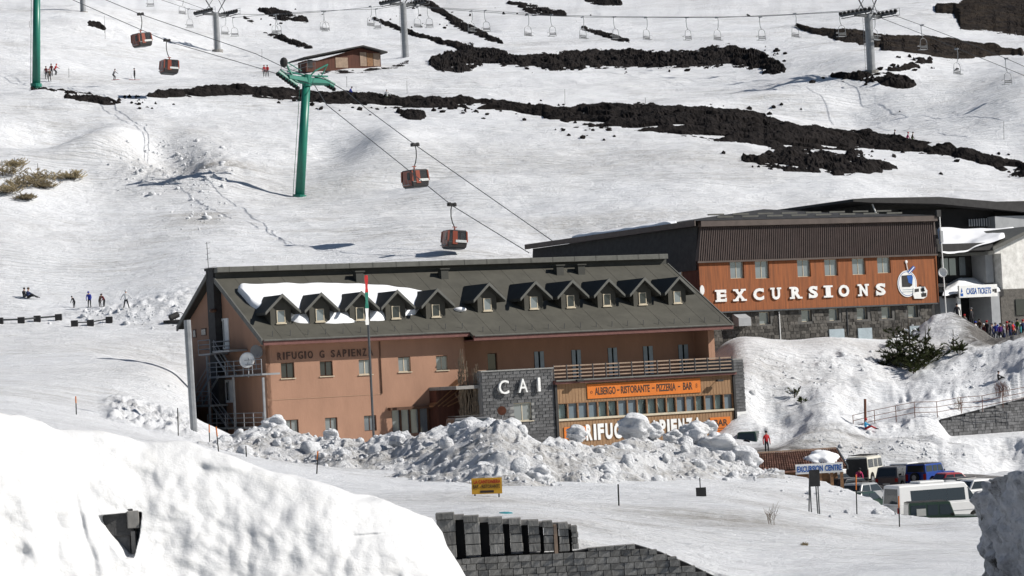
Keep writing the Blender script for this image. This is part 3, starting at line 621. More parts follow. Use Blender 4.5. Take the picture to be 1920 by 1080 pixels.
# roof
RXL=-.55; RXR=XR+.75
def slab(mb,x0,x1,ya,za,yb_,zb_,t=.22): mb.prism([(ya,za),(yb_,zb_),(yb_,zb_-t),(ya,za-t)],x0,x1,'x')
m=MB(); slab(m,RXL,XE+.2,-1.0,zr(-1),8.0,zr(8)); slab(m,XE+.2,RXR,-1.65,zr(-1.65),8.0,zr(8)); slab(m,RXL,RXR,9.5,15.62,16.6,11.75)
roof=m.build('roof',M['roof'],hotel)
MB().box(RXL+.1,RXR-.1,7.95,9.6,zr(8)-.25,15.6).build('ridge_wall',M['roofdark'],roof)
MB().box(RXL,RXR-.2,7.45,9.9,15.6,16.02).build('ridge_cap',M['flash'],roof,bevel=.02)
for x in np.arange(RXL+1,RXR-1,2.05): MB().box(x-.03,x+.03,7.44,7.46,15.58,16.03).build('flashing_seam',M['roofdark'],roof)
for x in np.arange(RXL+1.6,RXR-.3,1.95):
    y0=-1.0 if x<XE+.2 else -1.65
    MB().prism([(y0,zr(y0)+.0),(7.9,zr(7.9)+.0),(7.9,zr(7.9)+.014),(y0,zr(y0)+.014)],x-.012,x+.012,'x').build('roof_seam',M['roof'],roof)
# rakes and eaves
for xx in (RXL-.12,RXR):
    m=MB(); e0=-1.0 if xx<0 else -1.65
    m.prism([(e0,zr(e0)+.06),(8,zr(8)+.06),(8,zr(8)-.38),(e0,zr(e0)-.38)],xx,xx+.12,'x'); m.prism([(9.5,15.66),(16.6,11.8),(16.6,11.4),(9.5,15.25)],xx,xx+.12,'x'); m.build('barge_board',M['flash'],roof)
MB().box(RXL,XE+.2,-1.14,-1.0,zr(-1)-.42,zr(-1)-.02).build('eave_board',M['eave'],roof); MB().box(XE+.2,RXR,-1.8,-1.65,zr(-1.65)-.42,zr(-1.65)-.02).build('eave_board',M['eave'],roof)
MB().box(RXL,XE+.2,-1.0,0,zr(-1)-.40,zr(-1)-.34).build('soffit',M['salmon'],roof); MB().box(XE+.2,RXR,-1.65,2.2,zr(-1.65)-.40,zr(-1.65)-.34).build('soffit',M['eave'],roof)
m=MB(); m.tube((RXL,-1.2,zr(-1)-.06),(XE+.2,-1.2,zr(-1)-.06),.07); m.tube((XE+.25,-1.86,zr(-1.65)-.06),(RXR,-1.86,zr(-1.65)-.06),.07); m.build('gutter',M['flash'],roof)
m=MB()
for x in np.arange(.4,XR,1.45):
    y0=-.6 if x<XE else -1.25
    m.tube((x,y0,zr(y0)-.02),(x,y0-.06,zr(y0)+.42),.022,4)
s_=m.build('snow_guard_post',M['dsteel'],roof); s_['kind']='stuff'
for px,py in [(661,517),(820,513),(1036,505),(1076,502)]:
    x,_=HF.py(px,py,7.6); mm=MB(); mm.box(x-.1,x+.55,6.7,7.3,zr(6.9)-.3,zr(7)+.62); mm.box(x-.2,x+.65,6.6,7.4,zr(7)+.62,zr(7)+.72); mm.build('roof_vent',M['roofdark'],roof)
# dormers
def dormer(glass,parent):
    m=MB(); w=.68; m.prism([(-w,-.75),(w,-.75),(w,.95),(0,1.62),(-w,.95)],0,.12,'y')
    for s in (-1,1): m.prism([(.1,-.75),(2.1,.3),(2.1,.95),(.1,.95)],s*w-(.1 if s>0 else 0),s*w+(.1 if s<0 else 0),'x')
    d=m.build('dormer',M['roof'],parent)
    for s in (-1,1):
        p=[(0,-.42,1.80),(s*1.12,-.42,.72),(s*1.12,1.9,.72),(0,3.5,1.80)]; q=[(a,b,c-.18) for a,b,c in p]
        MB().add(p+q,[(0,1,2,3),(4,5,6,7),(0,1,5,4),(1,2,6,5),(2,3,7,6),(3,0,4,7)]).build('dormer_roof',M['roofdark'],d)
        p=[(0,-.50,1.86),(s*1.17,-.50,.74),(s*1.17,-.50,.56),(0,-.50,1.64)]; q=[(a,b+.09,c) for a,b,c in p]
        MB().add(p+q,[(0,1,2,3),(4,5,6,7),(0,1,5,4),(1,2,6,5),(2,3,7,6),(3,0,4,7)]).build('barge_board',M['flash'],d)
    m=MB(); x0,x1,z0,z1=-.28,.28,.02,.82; f=.055
    m.box(x0,x0+f,-.05,0,z0,z1); m.box(x1-f,x1,-.05,0,z0,z1); m.box(x0+f,x1-f,-.05,0,z0,z0+f); m.box(x0+f,x1-f,-.05,0,z1-f,z1); m.box(x0-.06,x1+.06,-.1,0,z0-.08,z0)
    m.build('window_frame',M['wframe'],d); MB().box(x0+f*.5,x1-f*.5,-.03,-.004,z0+f*.5,z1-f*.5).build('pane',glass,d)
    return d
dk=[]; 
DP=[(527,606),(600,600),(675,594),(742,590),(817,586),(914,583),(1001,577),(1070,574),(1138,571),(1205,569),(1270,567)]
protos=[dormer(M['pane'],hotel),dormer(M['darkpane'],hotel)]; used=[0,0]
for i,(px,py) in enumerate(DP):
    # window bottom lies on the roof: intersect ray with roof plane
    best=min(np.linspace(-.9,4,99),key=lambda y:abs(HF.py(px,py+2,y)[1]-(zr(y)-.02))); x,_=HF.py(px,py,best)
    if i in (0,5,10): print('dormer y',best)
    kx=1 if i in (2,3,4,7,8,9) else 0
    d=protos[kx] if not used[kx] else copy_tree(protos[kx],hotel); used[kx]=1
    yv=.95 if i<5 else 1.55; d.scale=(1.24,1.1,1.2)
    d.location=(HF.py(px,py,yv)[0],yv,zr(yv)+.12)
# snow left on the roof: thick sheet
N1,N2=110,50; Sx=np.linspace(0,1,N1); Tz=np.linspace(0,1,N2)
top=[(446,545),(470,541),(520,538),(600,536),(680,537),(730,541),(780,551),(802,557)]; bot=[(446,547),(470,574),(500,592),(560,606),(640,606),(720,600),(780,590),(804,560)]
def on_roof(px,py):
    y=min(np.linspace(-.9,8,300),key=lambda y:abs(HF.py(px,py,y)[1]-zr(y))); return HF.py(px,py,y)[0],y
Tq=np.array([on_roof(*p) for p in top]);Bq=np.array([on_roof(*p) for p in bot]); ii=np.linspace(0,1,len(top))
P=np.zeros((N2,N1,3))
for j,s in enumerate(Sx):
    a=np.array([np.interp(s,ii,Tq[:,c]) for c in (0,1)]);b=np.array([np.interp(s,ii,Bq[:,c]) for c in (0,1)])
    for i,t in enumerate(Tz):
        q=a*(1-t)+b*t; e=min(1,min(t,1-t)*7)*min(1,min(s,1-s)*14); h=.55*math.sqrt(max(0,1-(1-e)**2))
        P[i,j]=(q[0],q[1]+.12*float(pn(q[0]/1.2,s*3,5)),zr(q[1])-.03+h*(1+.25*float(pn(q[0]/1.7,q[1]/1.5,9))))
o=link_mesh('roof_snow_patch',grid_mesh('roof_snow',P,M['roofsnow'],{}),None,hotel)
o.name='roof_snow'
for (px,py,w,l) in [(862,581,.55,.5)]:
    x,y=on_roof(px,py); MB().ball((0,0,0),1,12,6,(w,l,.22)).build('roof_snow',M['roofsnow'],hotel,True,loc=(x,y,zr(y)))
# right, recessed upper floor with doors behind the terrace
RY=2.2; TZ=5.85
dps=[(915,662,933,712),(1002,659,1021,712),(1072,656,1090,706),(1140,652,1158,700),(1206,649,1225,697),(1272,646,1291,690)]
dr=[]
for r in dps:
    a,b,c,d=HF.rect(*r,RY); dr.append((a,b,TZ+.1,d))
m=MB(); wall_open(m,XE,XR-.36,0,zr(RY)-.1,RY,dr,.2); m.box(XE-.001,XE+.25,.02,RY,0,zr(0)-.1); m.box(XR-.6,XR-.36,.0,RY,0,zr(0)-.1); m.build('terrace_wall',M['salmon'],hotel)
MB().box(XE+.3,XR-.4,RY+1.2,RY+1.3,0,11).build('interior',M['dark'],hotel)
for k,(a,b,c,d) in enumerate(dr):
    if k==0:
        window(hotel,a,b,c,d,RY,M['brownf'],M['darkpane'],0,False,name='door'); continue
    w=window(hotel,a,b,c,d,RY,M['brownf'],M['darkpane'],0,False,name='door'); wd=(b-a)
    for s in (0,1): MB().box(a+wd*(.03+.55*s),a+wd*(.40+.55*s),RY-.06,RY-.02,c,d).build('shutter',M['shutter'],w)
# restaurant block
RB=-5.0
xC0,_=HF.py(904,740,RB); xC1,_=HF.py(1039,740,RB); xR1,_=HF.py(1378,740,RB); ztop=HF.py(970,692,RB)[1]
print('rest',xC0,xC1,xR1,ztop)
cw=HF.rect(964,755,998,789,RB)
m=MB(); wall_open(m,xC0,xC1,0,ztop-.1,RB+.06,[cw],.25); m.box(xC0,xC0+.3,RB+.07,RB+1.3,0,ztop-.1); m.box(xC1-.3,xC1,RB+.07,RB+1.2,TZ,ztop-.1); m.box(xC0-.05,xC1+.03,RB-.06,RB+.5,ztop-.1,ztop); m.build('restaurant_wall',M['mortar'],hotel)
MB().box(xC0-2,xR1,RB+.35,RY,TZ-.25,TZ).build('terrace_floor',M['concrete'],hotel)
MB().box(xC0+.3,xR1-.1,RB+2.8,RB+2.9,0,TZ-.25).build('interior',M['dark'],hotel)
window(hotel,*cw,RB,M['wframe'],M['pane'],1,True,depth=.25)
bm_=[]
for k in range(4):
    w=.52+.04*k; bm_.append(MB().box(-w/2+.012,w/2-.012,0,.07,-.10,.10).mesh('brick'))
def bricks(x0,x1,z0,z1,y,skip=(),bw=.54,bh=.232,n=300,par=hotel,lib=None,mat=None,nm='brick'):
    r=0; cnt=0; z=z0+bh/2
    while z<z1-bh*.3:
        x=x0+(bw/2 if r%2 else bw*.5)-(bw*.5 if r%2 else 0)
        xs=[]; xx=x0-(bw*.45 if r%2 else 0)
        while xx<x1-.08:
            a=max(xx,x0);b=min(xx+bw,x1)
            if b-a>.12 and not any(s[0]<(a+b)/2<s[1] and s[2]-.1<z<s[3]+.1 for s in skip) and cnt<n:
                o=D.objects.new(nm,random.choice(lib or bm_)); COL.objects.link(o); o.parent=par
                if len(o.data.materials)==0: o.data.materials.append(mat or M['basalt'])
                o.location=((a+b)/2,y+random.uniform(-.018,.012),z); o.scale=((b-a)/bw*.97,1,bh/.232); cnt+=1
            xx+=bw
        z+=bh; r+=1
    return cnt
print('bricks',bricks(xC0,xC1,0.9,ztop-.12,RB,skip=[cw],bw=.60,bh=.245))
# pillar at the right end
xP1=xR1+.95; MB().box(xR1+.02,xP1,RB+.06,RY,2.6,HF.py(1384,672,RB)[1]).build('end_pillar',M['mortar'],hotel)
bricks(xR1+.02,xP1,2.6,HF.py(1384,672,RB)[1],RB,bw=.48,bh=.245,n=60)
MB().box(xR1+.1,xP1+.05,RB+.0,RY,1.0,2.59).build('end_pillar_base',M['white'],hotel); MB().box(xR1+.12,xP1,RB+.05,RY,-.5,.99).build('end_pillar_base',M['basalt'],hotel)
# CAI letters
for ch,(a,b) in zip('CAI',[(934,953),(971,988),(1007.5,1012)]):
    y0,y1=((713,739) if ch=='C' else ((710,736) if ch=='A' else (708,734)))
    q=HF.rect(a,y0,b,y1,RB-.2); text(hotel,ch,q[0],q[1],q[2],q[3],RB-.12,M['white'],'letter',.22,.004)
# wooden restaurant front
zf1=HF.py(1208,708,RB)[1]; zw1=HF.py(1208,747,RB)[1]; zw0=HF.py(1208,776,RB)[1]
x0=xC1+.25; x1=xR1-.2
MB().box(x0,x1,RB,RB+.3,zw1,TZ-.26).build('wood_cladding',M['wood'],hotel); MB().box(x0,x1,RB,RB+.3,-.5,zw0-.16).build('wood_cladding',M['wood'],hotel)
m=MB()
for x in np.arange(x0+.22,x1,.28): m.box(x-.012,x+.012,RB-.012,RB,zw1,TZ-.3); m.box(x-.012,x+.012,RB-.012,RB,-.5,zw0-.2)
c_=m.build('cladding_batten',M['woodpost'],hotel); c_['kind']='stuff'
MB().box(xC1-.05,xR1+.05,RB-.35,RB+.35,TZ-.26,TZ+.02).build('fascia',M['eave'],hotel); MB().tube((xC1,RB-.42,TZ-.02),(xR1,RB-.42,TZ-.02),.075,8).build('gutter',M['flash'],hotel)
for xx in (xC1+.02,xR1-.18): MB().box(xx,xx+.2,RB-.14,RB+.2,-.5,TZ-.27).build('corner_post',M['char'],hotel)
MB().box(x0,x1,RB-.1,RB+.3,zw0-.16,zw0).build('window_ledge',M['wframe'],hotel); MB().box(x0,x1,RB-.04,RB+.3,zw1-.05,zw1-.002).build('window_head',M['woodpost'],hotel)
nm=18; cur=[0,4,5,8,9,10,11,14,16]; half=[8,10]
for k in range(nm+1):
    xx=x0+(x1-x0)*k/nm; MB().box(xx-.055,xx+.055,RB-.02,RB+.22,zw0+.001,zw1-.051).build('mullion',M['woodpost'],hotel)
for k in range(nm):
    a=x0+(x1-x0)*k/nm+.056; b=x0+(x1-x0)*(k+1)/nm-.056
    MB().box(a,b,RB+.16,RB+.175,zw0+.001,zw1-.051).build('pane',M['pane3' if k in cur else 'paneb'],hotel)
    if k in cur:
        w=(b-a); mm=MB(); nn=6; z0_,z1_=zw0+.05,zw1-.1
        for q in range(nn):
            ta,tb=q/nn,(q+1)/nn
            def xl(t,zt): # drawn-back curtain shape
                if k in (8,): return a+.02+w*t*(.95 if zt else .35)
                if k in (10,5): return b-.02-w*(1-t)*(.95 if zt else .4)
                if k in (0,): return a+.02+w*t*.9
                if k in (14,16): return a+w*.3+w*t*(.6 if zt else .5)
                return a+.02+w*.95*t
            yy=RB+.30+.03*(q%2); y2=RB+.30+.03*((q+1)%2)
            mm.quad((xl(ta,0),yy,z0_),(xl(tb,0),y2,z0_),(xl(tb,1),y2,z1_),(xl(ta,1),yy,z1_))
        MB().box(a,b,RB+.5,RB+.52,zw0,zw1).build('room_shade',M['paneb'],hotel)  # sheet behind the curtains in the panes' painted reflection colour
        mm.build('curtain',M['curtain'],hotel)
# signs on the restaurant
def board(x0,x1,z0,z1,y,mat,name='sign',par=hotel): return MB().box(x0,x1,y-.06,y,z0,z1).build(name,mat,par,bevel=.008)
a,b,c,d=HF.rect(1100,718,1313,739,RB); c=HF.py(1206,742,RB)[1]; d=HF.py(1206,715,RB)[1]
s=board(a,b,c,d,RB-.02,M['orange']); h=d-c
words=[('ALBERGO',.065,.245),('-',.258,.278),('RISTORANTE',.292,.545),('-',.565,.588),('PIZZERIA',.605,.775),('-',.797,.815),('BAR',.842,.925)]
for w_,p,q in words:
    z0_,z1_=(c+h*.24,c+h*.76) if w_!='-' else (c+h*.46,c+h*.54)
    text(s,w_,a+(b-a)*p,a+(b-a)*q,z0_,z1_,RB-.082,M['ink'],'lettering',.012,.018)
text(s,'o',a+(b-a)*.025,a+(b-a)*.045,c+h*.35,c+h*.55,RB-.082,M['rustm'],'emblem',.01,.0); text(s,'8',a+(b-a)*.955,a+(b-a)*.97,c+h*.35,c+h*.65,RB-.082,M['rustm'],'emblem',.01,-.01)
for k,(px0,py0,px1,py1) in enumerate([(1057,800,1099,822),(1331,782,1369,812)]):
    a,b,c,d=HF.rect(px0,py0,px1,py1,RB); s=board(a,b,c,d,RB-.02,M['orange'],'bar_sign'); h=d-c
    text(s,'BAR',a+(b-a)*.2,a+(b-a)*.86,d-h*(.72 if k==0 else .55),d-h*(.18 if k==0 else .14),RB-.082,M['ink'],'lettering',.012,.02)
    if k: 
        for q in (.30,.16): MB().box(a+(b-a)*.2,b-(b-a)*.2,RB-.09,RB-.081,c+h*q-.025,c+h*q+.025).build('small_print',M['rustm'],s)
LET='RIFUGIO SAPIENZA'; a,_=HF.py(1098,808,RB); b,_=HF.py(1314,795,RB); stp=(b-a)/len(LET); c=HF.py(1206,819,RB)[1]; d=HF.py(1206,789,RB)[1]
letters(LET,a,b,.22,c,d,RB-.02,M['white'],.06,.05)
for px in (1080,1342):
    x,z=HF.py(px,718,RB); lm_=MB(); lm_.tube((x,RB,z+.15),(x,RB-.55,z+.2),.03); lm_.box(x-.28,x+.28,RB-.75,RB-.45,z+.1,z+.26); lm_.build('floodlight',M['char'],hotel)
# terrace railing
y_=RB+.1; a=xC1+.1; b=xR1-.05; rz=[.28,.55,.82,1.12]
for z in rz: MB().box(a,b,y_-.02,y_+.02,TZ+z-.05,TZ+z+.05).build('railing_slat' if z<1 else 'handrail',M['rail'],hotel)
for k in range(15):
    x=a+(b-a)*k/14; MB().box(x-.03,x+.03,y_-.06,y_-.021,TZ+.02,TZ+1.2).build('railing_post',M['dsteel'],hotel)
a_,b_=HF.py(873,720,-1)[0],xC0
for k in range(4): MB().box(a_,b_-.02,-4.6,-4.52,TZ+.1+k*.3,TZ+.22+k*.3).build('railing_slat',M['rail'],hotel)
MB().box(xC0-2,xC0-.01,-1.2,RY-.01,0,TZ-.27).build('side_porch',M['dark_shade_wood'],hotel)
# gable features: duct, door, windows, lamp
q=HF.pxx(404,560,-.5); q2=HF.pxx(391,560,-.5); zt=HF.pxx(397,507,-.5)[1]
MB().box(-.62,-.01,q[0],q2[0],0,zt).build('chimney_duct',M['char'],hotel); MB().box(-.7,.1,q[0]-.12,q2[0]+.12,zt,zt+.2).build('duct_cap',M['char'],hotel)
a=HF.pxx(430,625,0)[0]; b=HF.pxx(413,625,0)[0]; z0_=HF.pxx(421,655,0)[1]; z1_=HF.pxx(421,597,0)[1]
def gdoor(a,b,z0,z1):
    d=MB().box(-.09,-.01,a,b,z0,z1).build('door',M['white'],hotel); MB().box(-.11,-.092,b-(b-a)*.42,b-(b-a)*.18,z0+.2,z1-.2).build('pane',M['darkpane'],d)
    MB().box(-.105,-.092,a+(b-a)*.45,a+(b-a)*.5,z0+.1,z1-.1).build('joint',M['char'],d); return d
gdoor(a,b,z0_,z1_)
a=HF.pxx(437,720,0)[0]; b=HF.pxx(424,720,0)[0]; gdoor(a,b,HF.pxx(430,755,0)[1],HF.pxx(430,712,0)[1])
for (u0,v0,u1,v1) in [(378,616,387,630),(362,618,368,634)]:
    a=HF.pxx(u1,v0,0)[0];b=HF.pxx(u0,v0,0)[0]; w=MB().box(-.06,-.01,a,b,HF.pxx(u0,v1,0)[1],HF.pxx(u0,v0,0)[1]).build('window',M['brownf'],hotel); MB().box(-.07,-.061,a+.08,b-.08,HF.pxx(u0,v1,0)[1]+.08,HF.pxx(u0,v0,0)[1]-.08).build('pane',M['darkpane'],w)
yq,zq=HF.pxx(405,585,-.3); m=MB(); m.tube((0,yq,zq),(-.6,yq-.3,zq+.1),.05); m.ball((-.7,yq-.4,zq+.1),.28,10,6,(1,1.6,.6)); m.build('gable_lamp',M['brownf'],hotel)
# fire escape
fe=empty('fire_escape',HF.world(-.8,6,0),HF.a,'grey steel fire escape with landings on the hotel gable','fire escape')
def gy(px,py,x=-1.3):
    a,b=HF.pxx(px,py,x); return a-6,b
def landing(pa,pb,py,rail=1.05,x0=-.75,x1=.7,endrail=True):
    (a,z),(b,_)=gy(pb,py),gy(pa,py); z=gy((pa+pb)/2,py)[1]
    l=MB().box(x0,x1,a,b,z-.14,z).build('landing',M['steel'],fe)
    m=MB()
    for h in (.35,.7,rail): m.tube((x0,a,z+h),(x0,b,z+h),.028,5); m.tube((x0,b,z+h),(x1,b,z+h),.028,5)
    for t in np.linspace(0,1,max(2,int((b-a)/1.6)+1)): m.tube((x0,a+(b-a)*t,z),(x0,a+(b-a)*t,z+rail),.034,5)
    m.tube((x1,b,z),(x1,b,z+rail),.03,5); m.build('railing',M['steel'],fe); return a,b,z
def flight(p0,p1,xo=-.75,w=.7):
    (a,z0),(b,z1)=gy(*p0),gy(*p1); m=MB()
    for x in (xo,xo+w): m.hexa([(x-.03,a,z0-.22),(x+.03,a,z0-.22),(x+.03,b,z1-.22),(x-.03,b,z1-.22),(x-.03,a,z0),(x+.03,a,z0),(x+.03,b,z1),(x-.03,b,z1)])
    f_=m.build('stringer',M['steel'],fe); n=max(3,int(abs(z0-z1)/.2)); m=MB()
    for i in range(n):
        t=(i+.5)/n; m.box(xo+.03,xo+w-.03,a+(b-a)*t-.13,a+(b-a)*t+.13,z0+(z1-z0)*t-.09,z0+(z1-z0)*t-.05)
    m.build('tread',M['dsteel'],f_); m=MB()
    for h in (.5,.95): m.tube((xo,a,z0+h),(xo,b,z1+h),.028,5)
    m.tube((xo,a,z0),(xo,a,z0+.95),.03,5); m.tube((xo,b,z1),(xo,b,z1+.95),.03,5); m.build('handrail',M['steel'],f_)
landing(378,400,663); landing(396,497,703); landing(341,400,760); landing(396,500,801); landing(404,436,657,.0001)
flight((398,661),(424,702),-.35); flight((400,703),(368,759)); flight((394,758),(424,800),-.35)
for px,ya,yb2 in [(392,664,805),(441,704,805),(497,704,806)]:
    y0,za=gy(px,ya);y1,zb2=gy(px,yb2); MB().box(-.75,-.6,y0-.08,y0+.08,zb2-.6,za-.14).build('support_post',M['steel'],fe)
for (px,py,r,col,lab) in [(464,676,.58,'white','white satellite dish on the fire escape, lower of the two'),(480,660,.50,'greyw','grey satellite dish behind the white one at the hotel corner')]:
    p=at(px,py,199.6 if r>.55 else 200.4); t=empty('satellite_dish',p,0,lab,'satellite dish','satellite dishes at the hotel gable'); m=MB(); rr=10; seg=20
    vs=[(0,0,0)];fs=[]
    for j in range(1,5):
        for i in range(seg): a=2*PI*i/seg; q=j/4; vs.append((r*q*math.cos(a),-.16*q*q,r*q*math.sin(a)*1.05))
    fs=[(0,1+i,1+(i+1)%seg) for i in range(seg)]+[(1+j*seg+i,1+(j+1)*seg+i,1+(j+1)*seg+(i+1)%seg,1+j*seg+(i+1)%seg) for j in range(3) for i in range(seg)]
    d_=MB().add(vs,fs).build('reflector',M[col],t,True); sm=d_.modifiers.new('s','SOLIDIFY'); sm.thickness=.03
    m=MB(); m.tube((0,-.1,-r*.7),(.25,-.6,-.05),.02,5); m.ball((.25,-.62,-.02),.06,8,5); m.build('feed_arm',M['steel'],t); m=MB(); m.tube((0,.05,0),(0,.35,-.1),.05,6); m.tube((0,.35,-.1),(0,.35,-1.2),.04,6); m.build('bracket',M['steel'],t)
    t.rotation_euler=(math.radians(-12),0,math.radians(-8 if r>.55 else 25))
p0=HF.world(-.6,9.1,HF.pxx(403,515,-.5)[1]-.5); t=empty('roof_antenna',p0,0,'thin rooftop antenna at the left end of the hotel ridge','antenna')
m=MB(); m.tube((0,0,0),(-.05,0,3.1),.028,5); m.build('mast',M['dsteel'],t)
for k,(z,w) in enumerate([(3.0,.2),(2.6,.16),(2.2,.18),(1.8,.22),(1.15,.65)]): MB().tube((-w,0,z-.03*k),(w,0,z+.05),.014,4).build('antenna_rod',M['dsteel'],t)
# ---------------- excursions building ----------------
_o=at(1330,640,230); _o[2]=1.0; EF=Frame(_o,28)
def ez(px,py,y=0): return EF.py(px,py,y)[1]
ex=empty('excursions_building',EF.o,EF.a,'brown timber clad building with ribbed metal band and large white letters over a stone base','building')
xl=EF.py(1312,530,0)[0]; xr=EF.py(1758,520,0)[0]; zs=ez(1550,576); zt_=ez(1535,482); zb=ez(1535,420)
print('EX',xl,xr,zs,zt_,zb)
EW=[EF.rect(*r,0) for r in [(1369,490,1395,522),(1416,489,1442,522),(1495,487,1520,519),(1546,486,1571,517),(1598,484,1623,515),(1645,482,1670,512)]]
ES=[EF.rect(*r,.3) for r in [(1424,585,1445,608),(1503,581,1523,603),(1555,579,1574,601),(1607,577,1627,599),(1653,575,1673,597),(1702,573,1722,595)]]
m=MB(); wall_open(m,xl,xr,zs,zt_,0,EW,.22); m.box(xl,xr,.6,.7,zs,zt_); m.quad((xl,0,zs),(xr,0,zs),(xr,.7,zs),(xl,.7,zs)); m.build('wood_cladding',M['exwood'],ex)
m=MB(); wall_open(m,xl+.3,xr-.6,-3,zs,.32,ES,.35); m.box(xl+.3,xr-.6,1.1,1.2,-3,zs); m.build('stone_base',M['rubblem'],ex)
for q in EW: window(ex,*q,0,M['wframe'],M['pane'],1,False,depth=.22,fw=.05)
for q in ES: window(ex,*q,.32,M['wframe'],M['pane'],0,False,depth=.35,fw=.05)
# rubble stones: pieces standing proud, joined (about 8 px each in the photograph)
mb=MB(); z=-2.9
rs=random.Random(5)
while z<zs-.1:
    h=rs.uniform(.22,.36); x=xl+.3
    while x<xr-.65:
        w=rs.uniform(.25,.62); a,b=x+.02,min(x+w,xr-.62)-.02; c,d=z+.02,min(z+h,zs-.03)-.0
        if b-a>.1 and d-c>.08 and not any(o[0]-.02<b and a<o[1]+.02 and o[2]-.02<d and c<o[3]+.02 for o in ES):
            t=rs.uniform(.02,.07); j=lambda:rs.uniform(-.03,.03)
            mb.hexa([(a+j(),.32-t,c+j()),(b+j(),.32-t,c+j()),(b,.33,c),(a,.33,c),(a+j(),.32-t,d+j()),(b+j(),.32-t,d+j()),(b,.33,d),(a,.33,d)])
        x+=w
    z+=h
o=mb.build('stone',M['rubble'],ex); o['kind']='stuff'
MB().box(xl-.05,xr+.05,-.06,.35,zs-.12,zs-.002).build('base_flashing',M['dsteel'],ex)
for r in [(1554,617,1582,640),(1608,615,1634,638),(1705,611,1730,632)]:
    a,b,c,d=EF.rect(*r,.3); MB().box(a,b,.18,.3,c-.3,d).build('vent_panel',M['shutter'],ex)
# ribbed metal band, leaning outwards a little
ds=.45
m=MB(); m.hexa([(xl-.15,-.12,zt_-.02),(xr+.05,-.12,zt_-.02),(xr+.05,.3,zt_-.02),(xl-.15,.3,zt_-.02),(xl+.4,.02,zb),(xr+.05,.02,zb),(xr+.05,.3,zb),(xl+.4,.3,zb)]); m.build('ribbed_band',M['beam'],ex)
mb=MB(); n=112
for k in range(n):
    x=xl-.12+(xr-xl+.1)*k/n; x2=xl+.42+(xr-xl-.42)*k/n; w=.075
    mb.hexa([(x,-.20,zt_-.04),(x+w,-.20,zt_-.04),(x+w,-.11,zt_-.04),(x,-.11,zt_-.04),(x2,-.06,zb),(x2+w,-.06,zb),(x2+w,.03,zb),(x2,.03,zb)])
o=mb.build('rib',M['rib'],ex); o['kind']='stuff'
MB().box(xl-.2,xr+.05,-.24,-.1,zt_-.2,zt_-.05).build('band_drip',M['beam'],ex)
MB().box(xl+.25,xr+.1,-.35,.2,zb,zb+.48).build('eave_beam',M['beam'],ex)
# side wall and roof
DEP=EF.pxx(995,472,xl)[0]; zrg=EF.py(1432,392,11)[1]; print('DEP',DEP,zrg)
m=MB(); m.box(xl,xl+.3,.001,DEP,-3,zt_); m.build('side_wall',M['dark_shade_wood'],ex)  # shadow side of the timber cladding, shade painted in as darker wood
m=MB(); m.hexa([(xl-.15,.3,zt_-.8),(xl+.3,.3,zt_-.8),(xl+.3,DEP,zt_-.8),(xl-.15,DEP,zt_-.8),(xl+.25,.3,zb+.1),(xl+.5,.3,zb+.1),(xl+.5,DEP,zb+.1),(xl+.25,DEP,zb+.1)]); m.build('side_cladding',M['char'],ex)
a_,b_=EF.pxx(1279,505,xl)[0],EF.pxx(1258,505,xl)[0]; zz0,zz1=EF.pxx(1268,524,xl)[1],EF.pxx(1268,496,xl)[1]
w=MB().box(xl-.06,xl-.001,a_,b_,zz0,zz1).build('window',M['wframe'],ex); MB().box(xl-.075,xl-.061,a_+.08,(a_+b_)/2-.05,zz0+.08,zz1-.08).build('pane',M['pane'],w); MB().box(xl-.075,xl-.061,(a_+b_)/2+.05,b_-.08,zz0+.08,zz1-.08).build('pane',M['pane'],w)
MB().box(xr-.3,xr,.71,DEP,-3,zb).build('side_wall',M['char'],ex)
e=zb+.52; o1,o2,o3,o4=(xl-.3,-.3,e),(xr+.2,-.3,e),(xr+.2,DEP+.3,e),(xl-.3,DEP+.3,e)
r1=(EF.py(1432,392,11)[0],11,zrg); r2=(xr-4,11,zrg-.45); r3=(r1[0],DEP-9,zrg); r4=(xr-4,DEP-9,zrg-.3)
m=MB(); m.add([o1,o2,o3,o4,r1,r2,r4,r3],[(0,1,5,4),(1,2,6,5),(2,3,7,6),(3,0,4,7),(4,5,6,7),(0,3,2,1)]); rf=m.build('roof',M['char'],ex)
m=MB(); m.box(xl-.42,xl-.3,-.35,DEP+.4,e-.45,e+.03); m.build('fascia',M['beam'],rf)
for k in range(2):
    for j in range(8):
        t=.22+.24*k; x=xl+3.5+k*.8+j*2.6
        if x>xr-1: continue
        y=-.3+11.3*t; zz=e+(zrg-e)*t*.985
        MB().box(x,x+1.7,y-.05,y+.05,zz+.02,zz+.16).build('snow_guard_rail',M['flash'],rf)
# snow on the left slope of the roof
N1,N2=60,24; P=np.zeros((N2,N1,3))
for i in range(N2):
    for j in range(N1):
        t=i/(N2-1); s=j/(N1-1); y=4+s*(DEP-12)
        xa=xl-.05; wd=3.2*(1-.55*s)*min(1,s*4+.15); x=xa+t*wd; 
        f=(x-(xl-.3))/(r1[0]-xl+.3); edge=max(0,min(1,min(t,1-t)*5,min(s,1-s)*12)); h=.28*math.sqrt(1-(1-edge)**2)*(1+.3*float(pn(x,y/2,4)))
        P[i,j]=(x,y,e+f*(zrg-e)+h-.03)
link_mesh('roof_snow',grid_mesh('roof_snow',P,M['roofsnow']),None,ex)
